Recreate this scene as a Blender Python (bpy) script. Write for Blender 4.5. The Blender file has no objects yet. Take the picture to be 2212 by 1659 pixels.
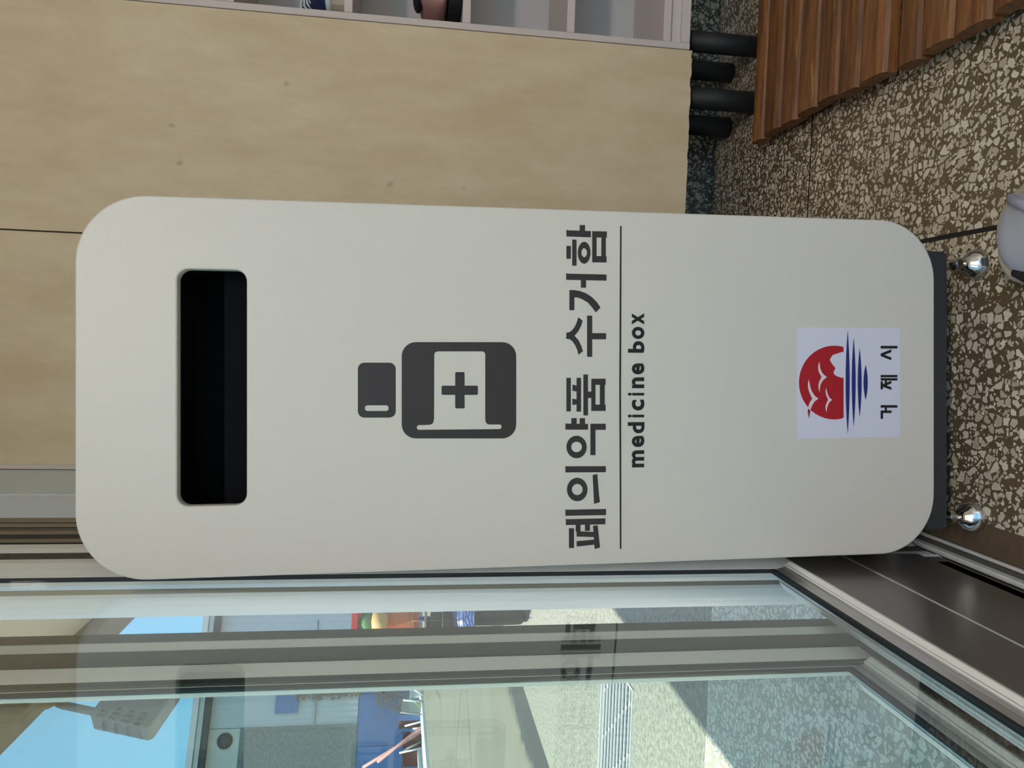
import bpy, bmesh, math, random
from mathutils import Vector, Matrix, Euler

random.seed(7)
C = bpy.context.scene.collection
sc = bpy.context.scene
rad = math.radians

# ------------------------------------------------------------------ camera
F_PX = 1600.0
TH, RO, YA = rad(7.93), rad(1.33), rad(3.4)
CAM = Vector((0, 0, 0.80))

def cam_axes():
    f = Vector((0, math.cos(TH), -math.sin(TH)))
    u = Vector((0, math.sin(TH), math.cos(TH)))
    r = Vector((1, 0, 0))
    r2 = r * math.cos(RO) + u * math.sin(RO)
    u2 = u * math.cos(RO) - r * math.sin(RO)
    rz = Matrix.Rotation(YA, 3, 'Z')
    return rz @ r2, rz @ u2, rz @ f

AR, AU, AF = cam_axes()
cd = bpy.data.cameras.new('camera')
cam = bpy.data.objects.new('camera', cd)
C.objects.link(cam)
# the phone was held on its side: picture-right is down, picture-up is right
m = Matrix.Identity(4)
for i, v in enumerate((-AU, AR, -AF)):
    m[0][i], m[1][i], m[2][i] = v
m.translation = CAM
cam.matrix_world = m
cd.sensor_fit = 'HORIZONTAL'
cd.sensor_width = 36.0
cd.lens = F_PX / 2212.0 * 36.0
cd.clip_start = 0.02
cd.clip_end = 300
sc.camera = cam

# ------------------------------------------------------------------ sky, sun, exposure
w = bpy.data.worlds.new('World')
sc.world = w
w.use_nodes = True
nt = w.node_tree
nt.nodes.clear()
wo = nt.nodes.new('ShaderNodeOutputWorld')
bg = nt.nodes.new('ShaderNodeBackground')
tc = nt.nodes.new('ShaderNodeTexCoord')
sp = nt.nodes.new('ShaderNodeSeparateXYZ')
cr = nt.nodes.new('ShaderNodeValToRGB')
nt.links.new(tc.outputs['Generated'], sp.inputs[0])
nt.links.new(sp.outputs['Z'], cr.inputs[0])
nt.links.new(cr.outputs[0], bg.inputs[0])
nt.links.new(bg.outputs[0], wo.inputs[0])
cr.color_ramp.elements[0].position = 0.0
cr.color_ramp.elements[0].color = (0.74, 0.90, 1.0, 1)
cr.color_ramp.elements[1].position = 0.75
cr.color_ramp.elements[1].color = (0.30, 0.56, 0.95, 1)
e = cr.color_ramp.elements.new(0.25)
e.color = (0.27, 0.66, 1.0, 1)
bg.inputs[1].default_value = 1.0

sd = bpy.data.lights.new('sun', 'SUN')
sd.energy = 8.0
sd.angle = rad(0.6)
sd.color = (1.0, 0.93, 0.82)
sun = bpy.data.objects.new('sun', sd)
C.objects.link(sun)
SUNV = Vector((-0.33, -0.25, 1.0)).normalized()
sun.rotation_euler = SUNV.to_track_quat('Z', 'Y').to_euler()
sun.location = (-4, -8, 12)

sc.view_settings.view_transform = 'Standard'
sc.view_settings.look = 'None'
sc.view_settings.gamma = 1.0
sc.view_settings.use_curve_mapping = False
sc.view_settings.exposure = 0.30

# ------------------------------------------------------------------ materials
def lin(r, g, b):
    f = lambda c: (c / 255 / 12.92) if c / 255 <= 0.04045 else ((c / 255 + 0.055) / 1.055) ** 2.4
    return (f(r), f(g), f(b), 1)

def newmat(name):
    mt = bpy.data.materials.new(name)
    mt.use_nodes = True
    n = mt.node_tree.nodes
    return mt, mt.node_tree, n['Principled BSDF']

def plain(name, col, rough=0.5, metal=0.0, var=0.0, scale=8.0, stretch=(1, 1, 1), col2=None, bump=0.0, bscale=None, spec=0.5, detail=6):
    mt, t, p = newmat(name)
    p.inputs['Base Color'].default_value = col
    p.inputs['Roughness'].default_value = rough
    p.inputs['Metallic'].default_value = metal
    p.inputs['Specular IOR Level'].default_value = spec
    if var or bump:
        co = t.nodes.new('ShaderNodeTexCoord')
        mp = t.nodes.new('ShaderNodeMapping')
        mp.inputs['Scale'].default_value = stretch
        t.links.new(co.outputs['Object'], mp.inputs[0])
    if var:
        nz = t.nodes.new('ShaderNodeTexNoise')
        nz.inputs['Scale'].default_value = scale
        nz.inputs['Detail'].default_value = detail
        nz.inputs['Roughness'].default_value = 0.6
        t.links.new(mp.outputs[0], nz.inputs['Vector'])
        rp = t.nodes.new('ShaderNodeValToRGB')
        rp.color_ramp.elements[0].position = 0.3
        rp.color_ramp.elements[1].position = 0.7
        c2 = col2 or tuple(c * (1 - var) for c in col[:3]) + (1,)
        rp.color_ramp.elements[0].color = c2
        rp.color_ramp.elements[1].color = col
        t.links.new(nz.outputs['Fac'], rp.inputs[0])
        t.links.new(rp.outputs[0], p.inputs['Base Color'])
    if bump:
        nb = t.nodes.new('ShaderNodeTexNoise')
        nb.inputs['Scale'].default_value = bscale or scale
        nb.inputs['Detail'].default_value = 4
        t.links.new(mp.outputs[0], nb.inputs['Vector'])
        bp = t.nodes.new('ShaderNodeBump')
        bp.inputs['Strength'].default_value = bump
        bp.inputs['Distance'].default_value = 0.01
        t.links.new(nb.outputs['Fac'], bp.inputs['Height'])
        t.links.new(bp.outputs[0], p.inputs['Normal'])
    return mt

def terrazzo(name, chip_a, chip_b, matrix_a, matrix_b, scale=78.0, rough=0.35, keep=0.22, tip=0.0):
    mt, t, p = newmat(name)
    p.inputs['Roughness'].default_value = rough
    N, L = t.nodes, t.links
    co = N.new('ShaderNodeTexCoord')
    def chips(sc_, thr0, thr1, keep_, off):
        mp = N.new('ShaderNodeMapping')
        mp.inputs['Location'].default_value = off
        mp.inputs['Rotation'].default_value = (tip, 0, 0)
        L.new(co.outputs['Object'], mp.inputs[0])
        nz = N.new('ShaderNodeTexNoise')
        nz.inputs['Scale'].default_value = sc_ * 1.3
        L.new(mp.outputs[0], nz.inputs['Vector'])
        mx = N.new('ShaderNodeMix')
        mx.data_type = 'VECTOR'
        mx.inputs['Factor'].default_value = 0.006 * 62 / sc_
        L.new(mp.outputs[0], mx.inputs[4])
        L.new(nz.outputs['Color'], mx.inputs[5])
        ve = N.new('ShaderNodeTexVoronoi')
        ve.voronoi_dimensions = '2D'
        ve.feature = 'DISTANCE_TO_EDGE'
        ve.inputs['Scale'].default_value = sc_
        vc = N.new('ShaderNodeTexVoronoi')
        vc.voronoi_dimensions = '2D'
        vc.feature = 'F1'
        vc.inputs['Scale'].default_value = sc_
        L.new(mx.outputs[1], ve.inputs['Vector'])
        L.new(mx.outputs[1], vc.inputs['Vector'])
        sx = N.new('ShaderNodeSeparateColor')
        L.new(vc.outputs['Color'], sx.inputs[0])
        # each chip shrinks by its own amount
        mr = N.new('ShaderNodeMapRange')
        mr.inputs['To Min'].default_value = thr0
        mr.inputs['To Max'].default_value = thr1
        L.new(sx.outputs[0], mr.inputs['Value'])
        gt = N.new('ShaderNodeMath'); gt.operation = 'GREATER_THAN'
        L.new(ve.outputs['Distance'], gt.inputs[0])
        L.new(mr.outputs[0], gt.inputs[1])
        kp = N.new('ShaderNodeMath'); kp.operation = 'GREATER_THAN'
        L.new(sx.outputs[1], kp.inputs[0]); kp.inputs[1].default_value = keep_
        mu = N.new('ShaderNodeMath'); mu.operation = 'MULTIPLY'
        L.new(gt.outputs[0], mu.inputs[0]); L.new(kp.outputs[0], mu.inputs[1])
        return mu, sx
    a, ax = chips(scale, 0.07, 0.36, keep, (0, 0, 0))
    b, bx_ = chips(scale * 2.0, 0.09, 0.36, 0.45, (3.3, 1.7, 0))
    # matrix colour
    nz = N.new('ShaderNodeTexNoise'); nz.inputs['Scale'].default_value = 5
    nz.inputs['Detail'].default_value = 5
    L.new(co.outputs['Object'], nz.inputs['Vector'])
    mm = N.new('ShaderNodeMix'); mm.data_type = 'RGBA'
    mm.inputs[6].default_value = matrix_a; mm.inputs[7].default_value = matrix_b
    L.new(nz.outputs['Fac'], mm.inputs['Factor'])
    def chipcol(sx):
        c = N.new('ShaderNodeMix'); c.data_type = 'RGBA'
        c.inputs[6].default_value = chip_a; c.inputs[7].default_value = chip_b
        L.new(sx.outputs[2], c.inputs['Factor'])
        return c
    m1 = N.new('ShaderNodeMix'); m1.data_type = 'RGBA'
    L.new(b.outputs[0], m1.inputs['Factor']); L.new(mm.outputs[2], m1.inputs[6]); L.new(chipcol(bx_).outputs[2], m1.inputs[7])
    m2 = N.new('ShaderNodeMix'); m2.data_type = 'RGBA'
    L.new(a.outputs[0], m2.inputs['Factor']); L.new(m1.outputs[2], m2.inputs[6]); L.new(chipcol(ax).outputs[2], m2.inputs[7])
    L.new(m2.outputs[2], p.inputs['Base Color'])
    return mt

def wood(name, ca, cb, axis_scale=(3, 40, 40)):
    mt, t, p = newmat(name)
    N, L = t.nodes, t.links
    p.inputs['Roughness'].default_value = 0.5
    co = N.new('ShaderNodeTexCoord')
    oi = N.new('ShaderNodeObjectInfo')
    ad = N.new('ShaderNodeVectorMath'); ad.operation = 'ADD'
    L.new(co.outputs['Object'], ad.inputs[0]); L.new(oi.outputs['Location'], ad.inputs[1])
    mp = N.new('ShaderNodeMapping'); mp.inputs['Scale'].default_value = axis_scale
    L.new(ad.outputs[0], mp.inputs[0])
    nz = N.new('ShaderNodeTexNoise'); nz.inputs['Scale'].default_value = 2.2; nz.inputs['Detail'].default_value = 8
    nz.inputs['Roughness'].default_value = 0.65
    L.new(mp.outputs[0], nz.inputs['Vector'])
    rp = N.new('ShaderNodeValToRGB')
    rp.color_ramp.elements[0].position = 0.32; rp.color_ramp.elements[0].color = cb
    rp.color_ramp.elements[1].position = 0.68; rp.color_ramp.elements[1].color = ca
    L.new(nz.outputs['Fac'], rp.inputs[0])
    # worn pale scratches along the grain
    mp2 = N.new('ShaderNodeMapping'); mp2.inputs['Scale'].default_value = (axis_scale[0] * 1.5, axis_scale[1] * 3, axis_scale[2] * 3)
    L.new(ad.outputs[0], mp2.inputs[0])
    n2 = N.new('ShaderNodeTexNoise'); n2.inputs['Scale'].default_value = 2.0; n2.inputs['Detail'].default_value = 3
    L.new(mp2.outputs[0], n2.inputs['Vector'])
    r2 = N.new('ShaderNodeValToRGB'); r2.color_ramp.elements[0].position = 0.66; r2.color_ramp.elements[1].position = 0.74
    r2.color_ramp.elements[0].color = (0, 0, 0, 1); r2.color_ramp.elements[1].color = (0.55, 0.55, 0.55, 1)
    L.new(n2.outputs['Fac'], r2.inputs[0])
    mx = N.new('ShaderNodeMix'); mx.data_type = 'RGBA'
    mx.inputs[7].default_value = lin(205, 165, 115)
    L.new(r2.outputs[0], mx.inputs['Factor']); L.new(rp.outputs[0], mx.inputs[6])
    # every slat its own shade
    hs = N.new('ShaderNodeHueSaturation')
    mr = N.new('ShaderNodeMapRange'); mr.inputs['To Min'].default_value = 0.8; mr.inputs['To Max'].default_value = 1.2
    L.new(oi.outputs['Random'], mr.inputs['Value']); L.new(mr.outputs[0], hs.inputs['Value'])
    L.new(mx.outputs[2], hs.inputs['Color'])
    L.new(hs.outputs[0], p.inputs['Base Color'])
    bp = N.new('ShaderNodeBump'); bp.inputs['Strength'].default_value = 0.25; bp.inputs['Distance'].default_value = 0.004
    L.new(nz.outputs['Fac'], bp.inputs['Height']); L.new(bp.outputs[0], p.inputs['Normal'])
    return mt

def glass(name, tint, base_r=0.04):
    """flat window glass: clear transmission with Fresnel mirror reflection"""
    mt = bpy.data.materials.new(name)
    mt.use_nodes = True
    t = mt.node_tree
    t.nodes.clear()
    N, L = t.nodes, t.links
    out = N.new('ShaderNodeOutputMaterial')
    tr = N.new('ShaderNodeBsdfTransparent'); tr.inputs[0].default_value = tint
    gl = N.new('ShaderNodeBsdfGlossy'); gl.inputs['Roughness'].default_value = 0.0
    gl.inputs[0].default_value = (1, 1, 1, 1)
    ge = N.new('ShaderNodeNewGeometry')
    dt = N.new('ShaderNodeVectorMath'); dt.operation = 'DOT_PRODUCT'
    L.new(ge.outputs['Incoming'], dt.inputs[0]); L.new(ge.outputs['Normal'], dt.inputs[1])
    ab = N.new('ShaderNodeMath'); ab.operation = 'ABSOLUTE'; L.new(dt.outputs['Value'], ab.inputs[0])
    om = N.new('ShaderNodeMath'); om.operation = 'SUBTRACT'; om.inputs[0].default_value = 1; L.new(ab.outputs[0], om.inputs[1])
    pw = N.new('ShaderNodeMath'); pw.operation = 'POWER'; L.new(om.outputs[0], pw.inputs[0]); pw.inputs[1].default_value = 5
    ma = N.new('ShaderNodeMath'); ma.operation = 'MULTIPLY_ADD'; L.new(pw.outputs[0], ma.inputs[0])
    ma.inputs[1].default_value = 1 - base_r; ma.inputs[2].default_value = base_r
    mx = N.new('ShaderNodeMixShader')
    L.new(ma.outputs[0], mx.inputs[0]); L.new(tr.outputs[0], mx.inputs[1]); L.new(gl.outputs[0], mx.inputs[2])
    L.new(mx.outputs[0], out.inputs[0])
    return mt

M = {}
M['box'] = plain('painted_box_white', lin(213, 210, 204), 0.42, bump=0.06, bscale=260)
M['slot'] = plain('slot_dark', lin(11, 12, 18), 0.85, spec=0.15)
M['print'] = plain('print_black', lin(46, 41, 43), 0.45, bump=0.05, bscale=260)
M['ink'] = plain('print_ink', lin(18, 17, 18), 0.5)
M['sticker'] = plain('sticker_paper', lin(216, 218, 236), 0.6)
M['red'] = plain('emblem_red', lin(172, 18, 38), 0.5)
M['blue'] = plain('emblem_blue', lin(20, 44, 118), 0.5)
M['birdwhite'] = plain('emblem_white', lin(225, 215, 218), 0.55)
M['base'] = plain('charcoal_frame', lin(48, 50, 53), 0.55)
M['chrome'] = plain('zinc_plated', (0.72, 0.72, 0.72, 1), 0.14, 1.0)
M['board'] = plain('beige_laminate', lin(196, 182, 154), 0.55, var=0.18, scale=3.0, stretch=(2.2, 1, 0.9), col2=lin(180, 163, 130))
def board_material():
    mt, t, p = newmat('beige_laminate')
    N, L = t.nodes, t.links
    p.inputs['Roughness'].default_value = 0.55
    co = N.new('ShaderNodeTexCoord')
    mp = N.new('ShaderNodeMapping'); mp.inputs['Scale'].default_value = (2.4, 1, 0.8)
    L.new(co.outputs['Object'], mp.inputs[0])
    nz = N.new('ShaderNodeTexNoise'); nz.inputs['Scale'].default_value = 5; nz.inputs['Detail'].default_value = 9; nz.inputs['Roughness'].default_value = 0.68
    L.new(mp.outputs[0], nz.inputs['Vector'])
    rp = N.new('ShaderNodeValToRGB')
    rp.color_ramp.elements[0].position = 0.34; rp.color_ramp.elements[0].color = lin(210, 191, 155)
    rp.color_ramp.elements[1].position = 0.66; rp.color_ramp.elements[1].color = lin(226, 210, 180)
    L.new(nz.outputs['Fac'], rp.inputs[0])
    # scattered grubby spots
    vo = N.new('ShaderNodeTexVoronoi'); vo.inputs['Scale'].default_value = 11; vo.inputs['Randomness'].default_value = 1.0
    n2 = N.new('ShaderNodeTexNoise'); n2.inputs['Scale'].default_value = 30
    L.new(co.outputs['Object'], n2.inputs['Vector'])
    mv = N.new('ShaderNodeMix'); mv.data_type = 'VECTOR'; mv.inputs['Factor'].default_value = 0.03
    L.new(co.outputs['Object'], mv.inputs[4]); L.new(n2.outputs['Color'], mv.inputs[5])
    L.new(mv.outputs[1], vo.inputs['Vector'])
    sx = N.new('ShaderNodeSeparateColor'); L.new(vo.outputs['Color'], sx.inputs[0])
    r2 = N.new('ShaderNodeMapRange'); r2.inputs['From Min'].default_value = 0.03; r2.inputs['From Max'].default_value = 0.10
    r2.inputs['To Min'].default_value = 0.45; r2.inputs['To Max'].default_value = 0.0
    L.new(vo.outputs['Distance'], r2.inputs['Value'])
    kp = N.new('ShaderNodeMath'); kp.operation = 'GREATER_THAN'; kp.inputs[1].default_value = 0.62
    L.new(sx.outputs[0], kp.inputs[0])
    mu = N.new('ShaderNodeMath'); mu.operation = 'MULTIPLY'; L.new(r2.outputs[0], mu.inputs[0]); L.new(kp.outputs[0], mu.inputs[1])
    mx = N.new('ShaderNodeMix'); mx.data_type = 'RGBA'; mx.inputs[7].default_value = lin(140, 120, 84)
    L.new(mu.outputs[0], mx.inputs['Factor']); L.new(rp.outputs[0], mx.inputs[6])
    L.new(mx.outputs[2], p.inputs['Base Color'])
    return mt
M['board'] = board_material()
M['alulit'] = plain('aluminium_lit_ledge', lin(246, 246, 242), 0.3, 0.0)  # near-white puts the light caught by the rail ledges into the colour
M['stiledark'] = plain('stile_dark_grey', lin(60, 68, 64), 0.9, var=0.3, scale=120)  # dark reflection on the outer stile put into the colour
M['boardedge'] = plain('board_edge', lin(215, 200, 190), 0.6)
M['boardcore'] = plain('board_core', lin(150, 100, 60), 0.8)
M['shelf'] = plain('white_melamine', lin(214, 204, 200), 0.5)
M['shelfin'] = plain('white_melamine_inner', lin(200, 196, 194), 0.5)
M['black'] = plain('black_tube', lin(30, 32, 34), 0.6)
M['carcass'] = plain('carcass_dark', lin(120, 110, 95), 0.7)
M['wood'] = wood('duckboard_wood', lin(148, 99, 57), lin(84, 50, 27))
M['wooddark'] = wood('duckboard_bearer', lin(112, 74, 44), lin(70, 44, 26))
M['terr'] = terrazzo('terrazzo_floor', lin(232, 226, 212), lin(190, 178, 158), lin(116, 102, 80), lin(92, 79, 60), scale=78)
M['terrwall'] = terrazzo('terrazzo_skirting', lin(190, 186, 172), lin(150, 146, 132), lin(80, 76, 66), lin(64, 60, 50), scale=70, tip=rad(90))
M['terrout'] = terrazzo('terrazzo_porch', lin(240, 234, 218), lin(226, 216, 200), lin(186, 178, 162), lin(172, 164, 148), scale=58, rough=0.5)
M['mortar'] = plain('mortar', lin(104, 88, 70), 0.9, var=0.25, scale=30, bump=0.3, bscale=80)
M['blackstrip'] = plain('black_strip', lin(28, 27, 26), 0.6)
M['joint'] = plain('joint_dark', lin(84, 72, 54), 0.7)
M['alu'] = plain('aluminium', (0.62, 0.61, 0.59, 1), 0.34, 0.85)
M['alukick'] = plain('aluminium_kick', (0.24, 0.225, 0.215, 1), 0.30, 0.75, var=0.08, scale=3, stretch=(1, 1, 1))
M['alupale'] = plain('aluminium_pale', lin(232, 233, 230), 0.38, 0.1, var=0.08, scale=60, stretch=(1, 1, 0.06))
M['alubrown'] = plain('aluminium_bronze', lin(140, 130, 112), 0.5, 0.3, var=0.15, scale=40, stretch=(1, 1, 0.05))
M['gasket'] = plain('gasket_black', lin(26, 28, 30), 0.6)
M['pile'] = plain('pile_seal', lin(96, 88, 84), 0.95, var=0.35, scale=120, bump=0.6, bscale=150)
M['glass'] = glass('window_glass', (0.955, 0.975, 0.965, 1))
M['glassout'] = glass('window_glass_green', (0.89, 0.955, 0.925, 1))
M['wallpaint'] = plain('wall_paint', lin(210, 224, 230), 0.45)
M['wallpaint2'] = plain('wall_paint_gloss', lin(214, 232, 252), 0.3)
M['plaster'] = plain('plaster', lin(222, 216, 205), 0.8)
M['soffit'] = plain('soffit_sand', lin(254, 246, 230), 0.9, var=0.05, scale=20, bump=0.3, bscale=60)
M['concrete'] = plain('concrete', lin(150, 146, 138), 0.9, var=0.2, scale=14, bump=0.3, bscale=60)
M['slab'] = plain('slab_concrete', lin(172, 172, 158), 0.9, var=0.6, scale=60, bump=0.8, bscale=90, detail=4, col2=lin(104, 106, 98))
M['kerb'] = plain('kerb_white', lin(236, 238, 234), 0.7)
M['galv'] = plain('galvanised', lin(226, 230, 230), 0.5, 0.1)
M['pit'] = plain('drain_pit', lin(52, 66, 76), 0.95)
M['corr'] = plain('corrugated_white', lin(196, 204, 206), 0.6, var=0.06, scale=2)
M['greysheet'] = plain('grey_sheet', lin(136, 148, 146), 0.8, var=0.45, scale=5.0, stretch=(1.5, 1, 3), col2=lin(88, 100, 100))
M['bluesheet'] = plain('blue_sheet', lin(62, 118, 182), 0.6, var=0.2, scale=1.5)
M['cream'] = plain('cream_render', lin(206, 208, 198), 0.8, var=0.06, scale=2)
M['ventdark'] = plain('vent_dark', lin(84, 84, 80), 0.8)
M['pipegrey'] = plain('pipe_grey', lin(120, 130, 130), 0.6)
M['pink'] = plain('pink_conduit', lin(214, 150, 146), 0.6)
M['rust'] = plain('rust_brown', lin(112, 58, 50), 0.8, var=0.3, scale=12)
M['vine'] = plain('vine_brown', lin(126, 112, 92), 0.9, var=0.3, scale=30)
M['leafgreen'] = plain('leaf_green', lin(120, 150, 80), 0.7)
M['brass'] = plain('weathered_brass', lin(122, 130, 134), 0.45, 0.4)
M['dial'] = plain('dial_metal', lin(118, 124, 128), 0.4, 0.4)
M['rubber'] = plain('tyre_rubber', lin(40, 42, 46), 0.7)
M['scblue'] = plain('scooter_blue', lin(96, 120, 176), 0.3)
M['scorange'] = plain('scooter_orange', lin(226, 118, 60), 0.4)
M['scred'] = plain('scooter_red', lin(190, 50, 54), 0.35)
M['scamber'] = plain('amber_lens', lin(214, 178, 116), 0.2)
M['scgreen'] = plain('green_bag', lin(84, 132, 88), 0.6)
M['wire'] = plain('basket_wire', lin(96, 92, 86), 0.4, 0.5)
M['sh_sole'] = plain('sole_white', lin(226, 234, 242), 0.6, var=0.1, scale=60)
M['sh_grey'] = plain('suede_grey', lin(186, 190, 204), 0.8, var=0.12, scale=30)
M['sh_trim'] = plain('shoe_trim', lin(176, 170, 156), 0.7)
M['sh_black'] = plain('shoe_lining', lin(30, 30, 34), 0.9)
M['sh_lace'] = plain('shoe_lace', lin(150, 152, 172), 0.8)
M['sh_navy'] = plain('shoe_navy', lin(34, 52, 96), 0.7)
M['sh_pink'] = plain('shoe_pink', lin(196, 150, 146), 0.7)
M['sh_cream'] = plain('shoe_cream', lin(206, 196, 176), 0.7)

def ground_material():
    mt, t, p = newmat('yard_concrete')
    N, L = t.nodes, t.links
    p.inputs['Roughness'].default_value = 0.95
    co = N.new('ShaderNodeTexCoord')
    nz = N.new('ShaderNodeTexNoise'); nz.inputs['Scale'].default_value = 1.2; nz.inputs['Detail'].default_value = 7
    L.new(co.outputs['Object'], nz.inputs['Vector'])
    rp = N.new('ShaderNodeValToRGB')
    rp.color_ramp.elements[0].color = lin(108, 106, 93); rp.color_ramp.elements[1].color = lin(126, 124, 110)
    L.new(nz.outputs['Fac'], rp.inputs[0])
    # hairline cracks
    n2 = N.new('ShaderNodeTexNoise'); n2.inputs['Scale'].default_value = 0.8; n2.inputs['Detail'].default_value = 6
    L.new(co.outputs['Object'], n2.inputs['Vector'])
    mv = N.new('ShaderNodeMix'); mv.data_type = 'VECTOR'; mv.inputs['Factor'].default_value = 0.35
    L.new(co.outputs['Object'], mv.inputs[4]); L.new(n2.outputs['Color'], mv.inputs[5])
    vo = N.new('ShaderNodeTexVoronoi'); vo.voronoi_dimensions = '2D'; vo.feature = 'DISTANCE_TO_EDGE'; vo.inputs['Scale'].default_value = 0.42
    L.new(mv.outputs[1], vo.inputs['Vector'])
    lt = N.new('ShaderNodeMath'); lt.operation = 'LESS_THAN'; lt.inputs[1].default_value = 0.014
    L.new(vo.outputs['Distance'], lt.inputs[0])
    m1 = N.new('ShaderNodeMix'); m1.data_type = 'RGBA'; m1.inputs[7].default_value = lin(96, 94, 84)
    L.new(lt.outputs[0], m1.inputs['Factor']); L.new(rp.outputs[0], m1.inputs[6])
    # darker strip along the porch slab, ragged on its far side
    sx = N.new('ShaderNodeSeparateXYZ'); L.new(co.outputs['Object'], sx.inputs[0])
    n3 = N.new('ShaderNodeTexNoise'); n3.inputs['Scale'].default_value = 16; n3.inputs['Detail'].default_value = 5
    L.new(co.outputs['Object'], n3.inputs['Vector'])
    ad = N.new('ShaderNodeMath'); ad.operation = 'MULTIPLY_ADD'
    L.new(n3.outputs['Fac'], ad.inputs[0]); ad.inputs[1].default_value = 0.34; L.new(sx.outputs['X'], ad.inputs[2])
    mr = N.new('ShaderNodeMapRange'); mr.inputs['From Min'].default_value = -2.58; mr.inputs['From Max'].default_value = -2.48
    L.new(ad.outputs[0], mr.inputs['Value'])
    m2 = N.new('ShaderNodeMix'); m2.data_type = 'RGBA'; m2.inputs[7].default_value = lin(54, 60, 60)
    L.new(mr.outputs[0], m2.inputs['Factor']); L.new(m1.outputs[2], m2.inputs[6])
    L.new(m2.outputs[2], p.inputs['Base Color'])
    return mt
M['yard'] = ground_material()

# ------------------------------------------------------------------ helpers
def tag(o, label=None, cat=None, group=None, kind=None):
    if label: o['label'] = label
    if cat: o['category'] = cat
    if group: o['group'] = group
    if kind: o['kind'] = kind
    return o

def empty(name, loc=(0, 0, 0), rotz=0.0, mat=None):
    o = bpy.data.objects.new(name, None)
    C.objects.link(o)
    if mat is not None:
        o.matrix_world = mat
    else:
        o.location = loc
        o.rotation_euler = (0, 0, rotz)
    return o

def link(name, me, mat, parent=None, smooth=False):
    o = bpy.data.objects.new(name, me)
    C.objects.link(o)
    if mat is not None and not me.materials:
        me.materials.append(M[mat] if isinstance(mat, str) else mat)
    if parent is not None:
        o.parent = parent
    if smooth:
        for p in me.polygons: p.use_smooth = True
    return o

def obj(name, bm, mat, parent=None, smooth=False):
    me = bpy.data.meshes.new(name)
    bmesh.ops.recalc_face_normals(bm, faces=bm.faces)
    bm.to_mesh(me)
    bm.free()
    return link(name, me, mat, parent, smooth)

def add_box(bm, x0, x1, y0, y1, z0, z1, bev=0.0, seg=1):
    vs = [bm.verts.new(v) for v in ((x0, y0, z0), (x1, y0, z0), (x1, y1, z0), (x0, y1, z0), (x0, y0, z1), (x1, y0, z1), (x1, y1, z1), (x0, y1, z1))]
    fs = [bm.faces.new([vs[i] for i in q]) for q in ((3, 2, 1, 0), (4, 5, 6, 7), (0, 1, 5, 4), (1, 2, 6, 5), (2, 3, 7, 6), (3, 0, 4, 7))]
    if bev:
        es = list({e for f in fs for e in f.edges})
        bmesh.ops.bevel(bm, geom=es, offset=bev, segments=seg, affect='EDGES')

def box(name, x0, x1, y0, y1, z0, z1, mat, parent=None, bev=0.0, seg=1):
    bm = bmesh.new()
    add_box(bm, min(x0, x1), max(x0, x1), min(y0, y1), max(y0, y1), min(z0, z1), max(z0, z1), bev, seg)
    return obj(name, bm, mat, parent)

def add_tube(bm, pts, r, n=8, cap=True):
    pts = [Vector(p) for p in pts]
    rings = []
    up = Vector((0.13, 0.31, 0.94)).normalized()
    for i, p in enumerate(pts):
        d = (pts[min(i + 1, len(pts) - 1)] - pts[max(i - 1, 0)]).normalized()
        a = d.cross(up)
        if a.length < 1e-3: a = d.cross(Vector((1, 0, 0)))
        a.normalize(); b = d.cross(a)
        rr = r[i] if isinstance(r, (list, tuple)) else r
        rings.append([bm.verts.new(p + (a * math.cos(t) + b * math.sin(t)) * rr) for t in [2 * math.pi * k / n for k in range(n)]])
    for q, s in zip(rings, rings[1:]):
        for k in range(n):
            bm.faces.new((q[k], q[(k + 1) % n], s[(k + 1) % n], s[k]))
    if cap:
        bm.faces.new(rings[0][::-1]); bm.faces.new(rings[-1])

def tube(name, pts, r, mat, parent=None, n=8, smooth=True):
    bm = bmesh.new(); add_tube(bm, pts, r, n)
    return obj(name, bm, mat, parent, smooth)

def lathe(name, prof, mat, parent=None, n=24, loc=(0, 0, 0), smooth=True):
    """prof: list of (radius, z); closed by caps where the radius is not zero"""
    bm = bmesh.new()
    rings = [[bm.verts.new((loc[0] + r * math.cos(2 * math.pi * k / n), loc[1] + r * math.sin(2 * math.pi * k / n), loc[2] + z)) for k in range(n)] for r, z in prof]
    for q, s in zip(rings, rings[1:]):
        for k in range(n):
            bm.faces.new((q[k], q[(k + 1) % n], s[(k + 1) % n], s[k]))
    bm.faces.new(rings[0][::-1]); bm.faces.new(rings[-1])
    bmesh.ops.remove_doubles(bm, verts=bm.verts, dist=1e-6)
    return obj(name, bm, mat, parent, smooth)

def extrude_profile(name, prof, axis, a0, a1, mat, parent=None):
    """closed 2-D profile swept along 'y' (profile in x,z) or 'z' (profile in x,y)"""
    bm = bmesh.new()
    def pt(p, a):
        return (p[0], a, p[1]) if axis == 'y' else (p[0], p[1], a)
    A = [bm.verts.new(pt(p, a0)) for p in prof]
    B = [bm.verts.new(pt(p, a1)) for p in prof]
    n = len(prof)
    for k in range(n):
        bm.faces.new((A[k], A[(k + 1) % n], B[(k + 1) % n], B[k]))
    bm.faces.new(A[::-1]); bm.faces.new(B)
    return obj(name, bm, mat, parent)

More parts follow.
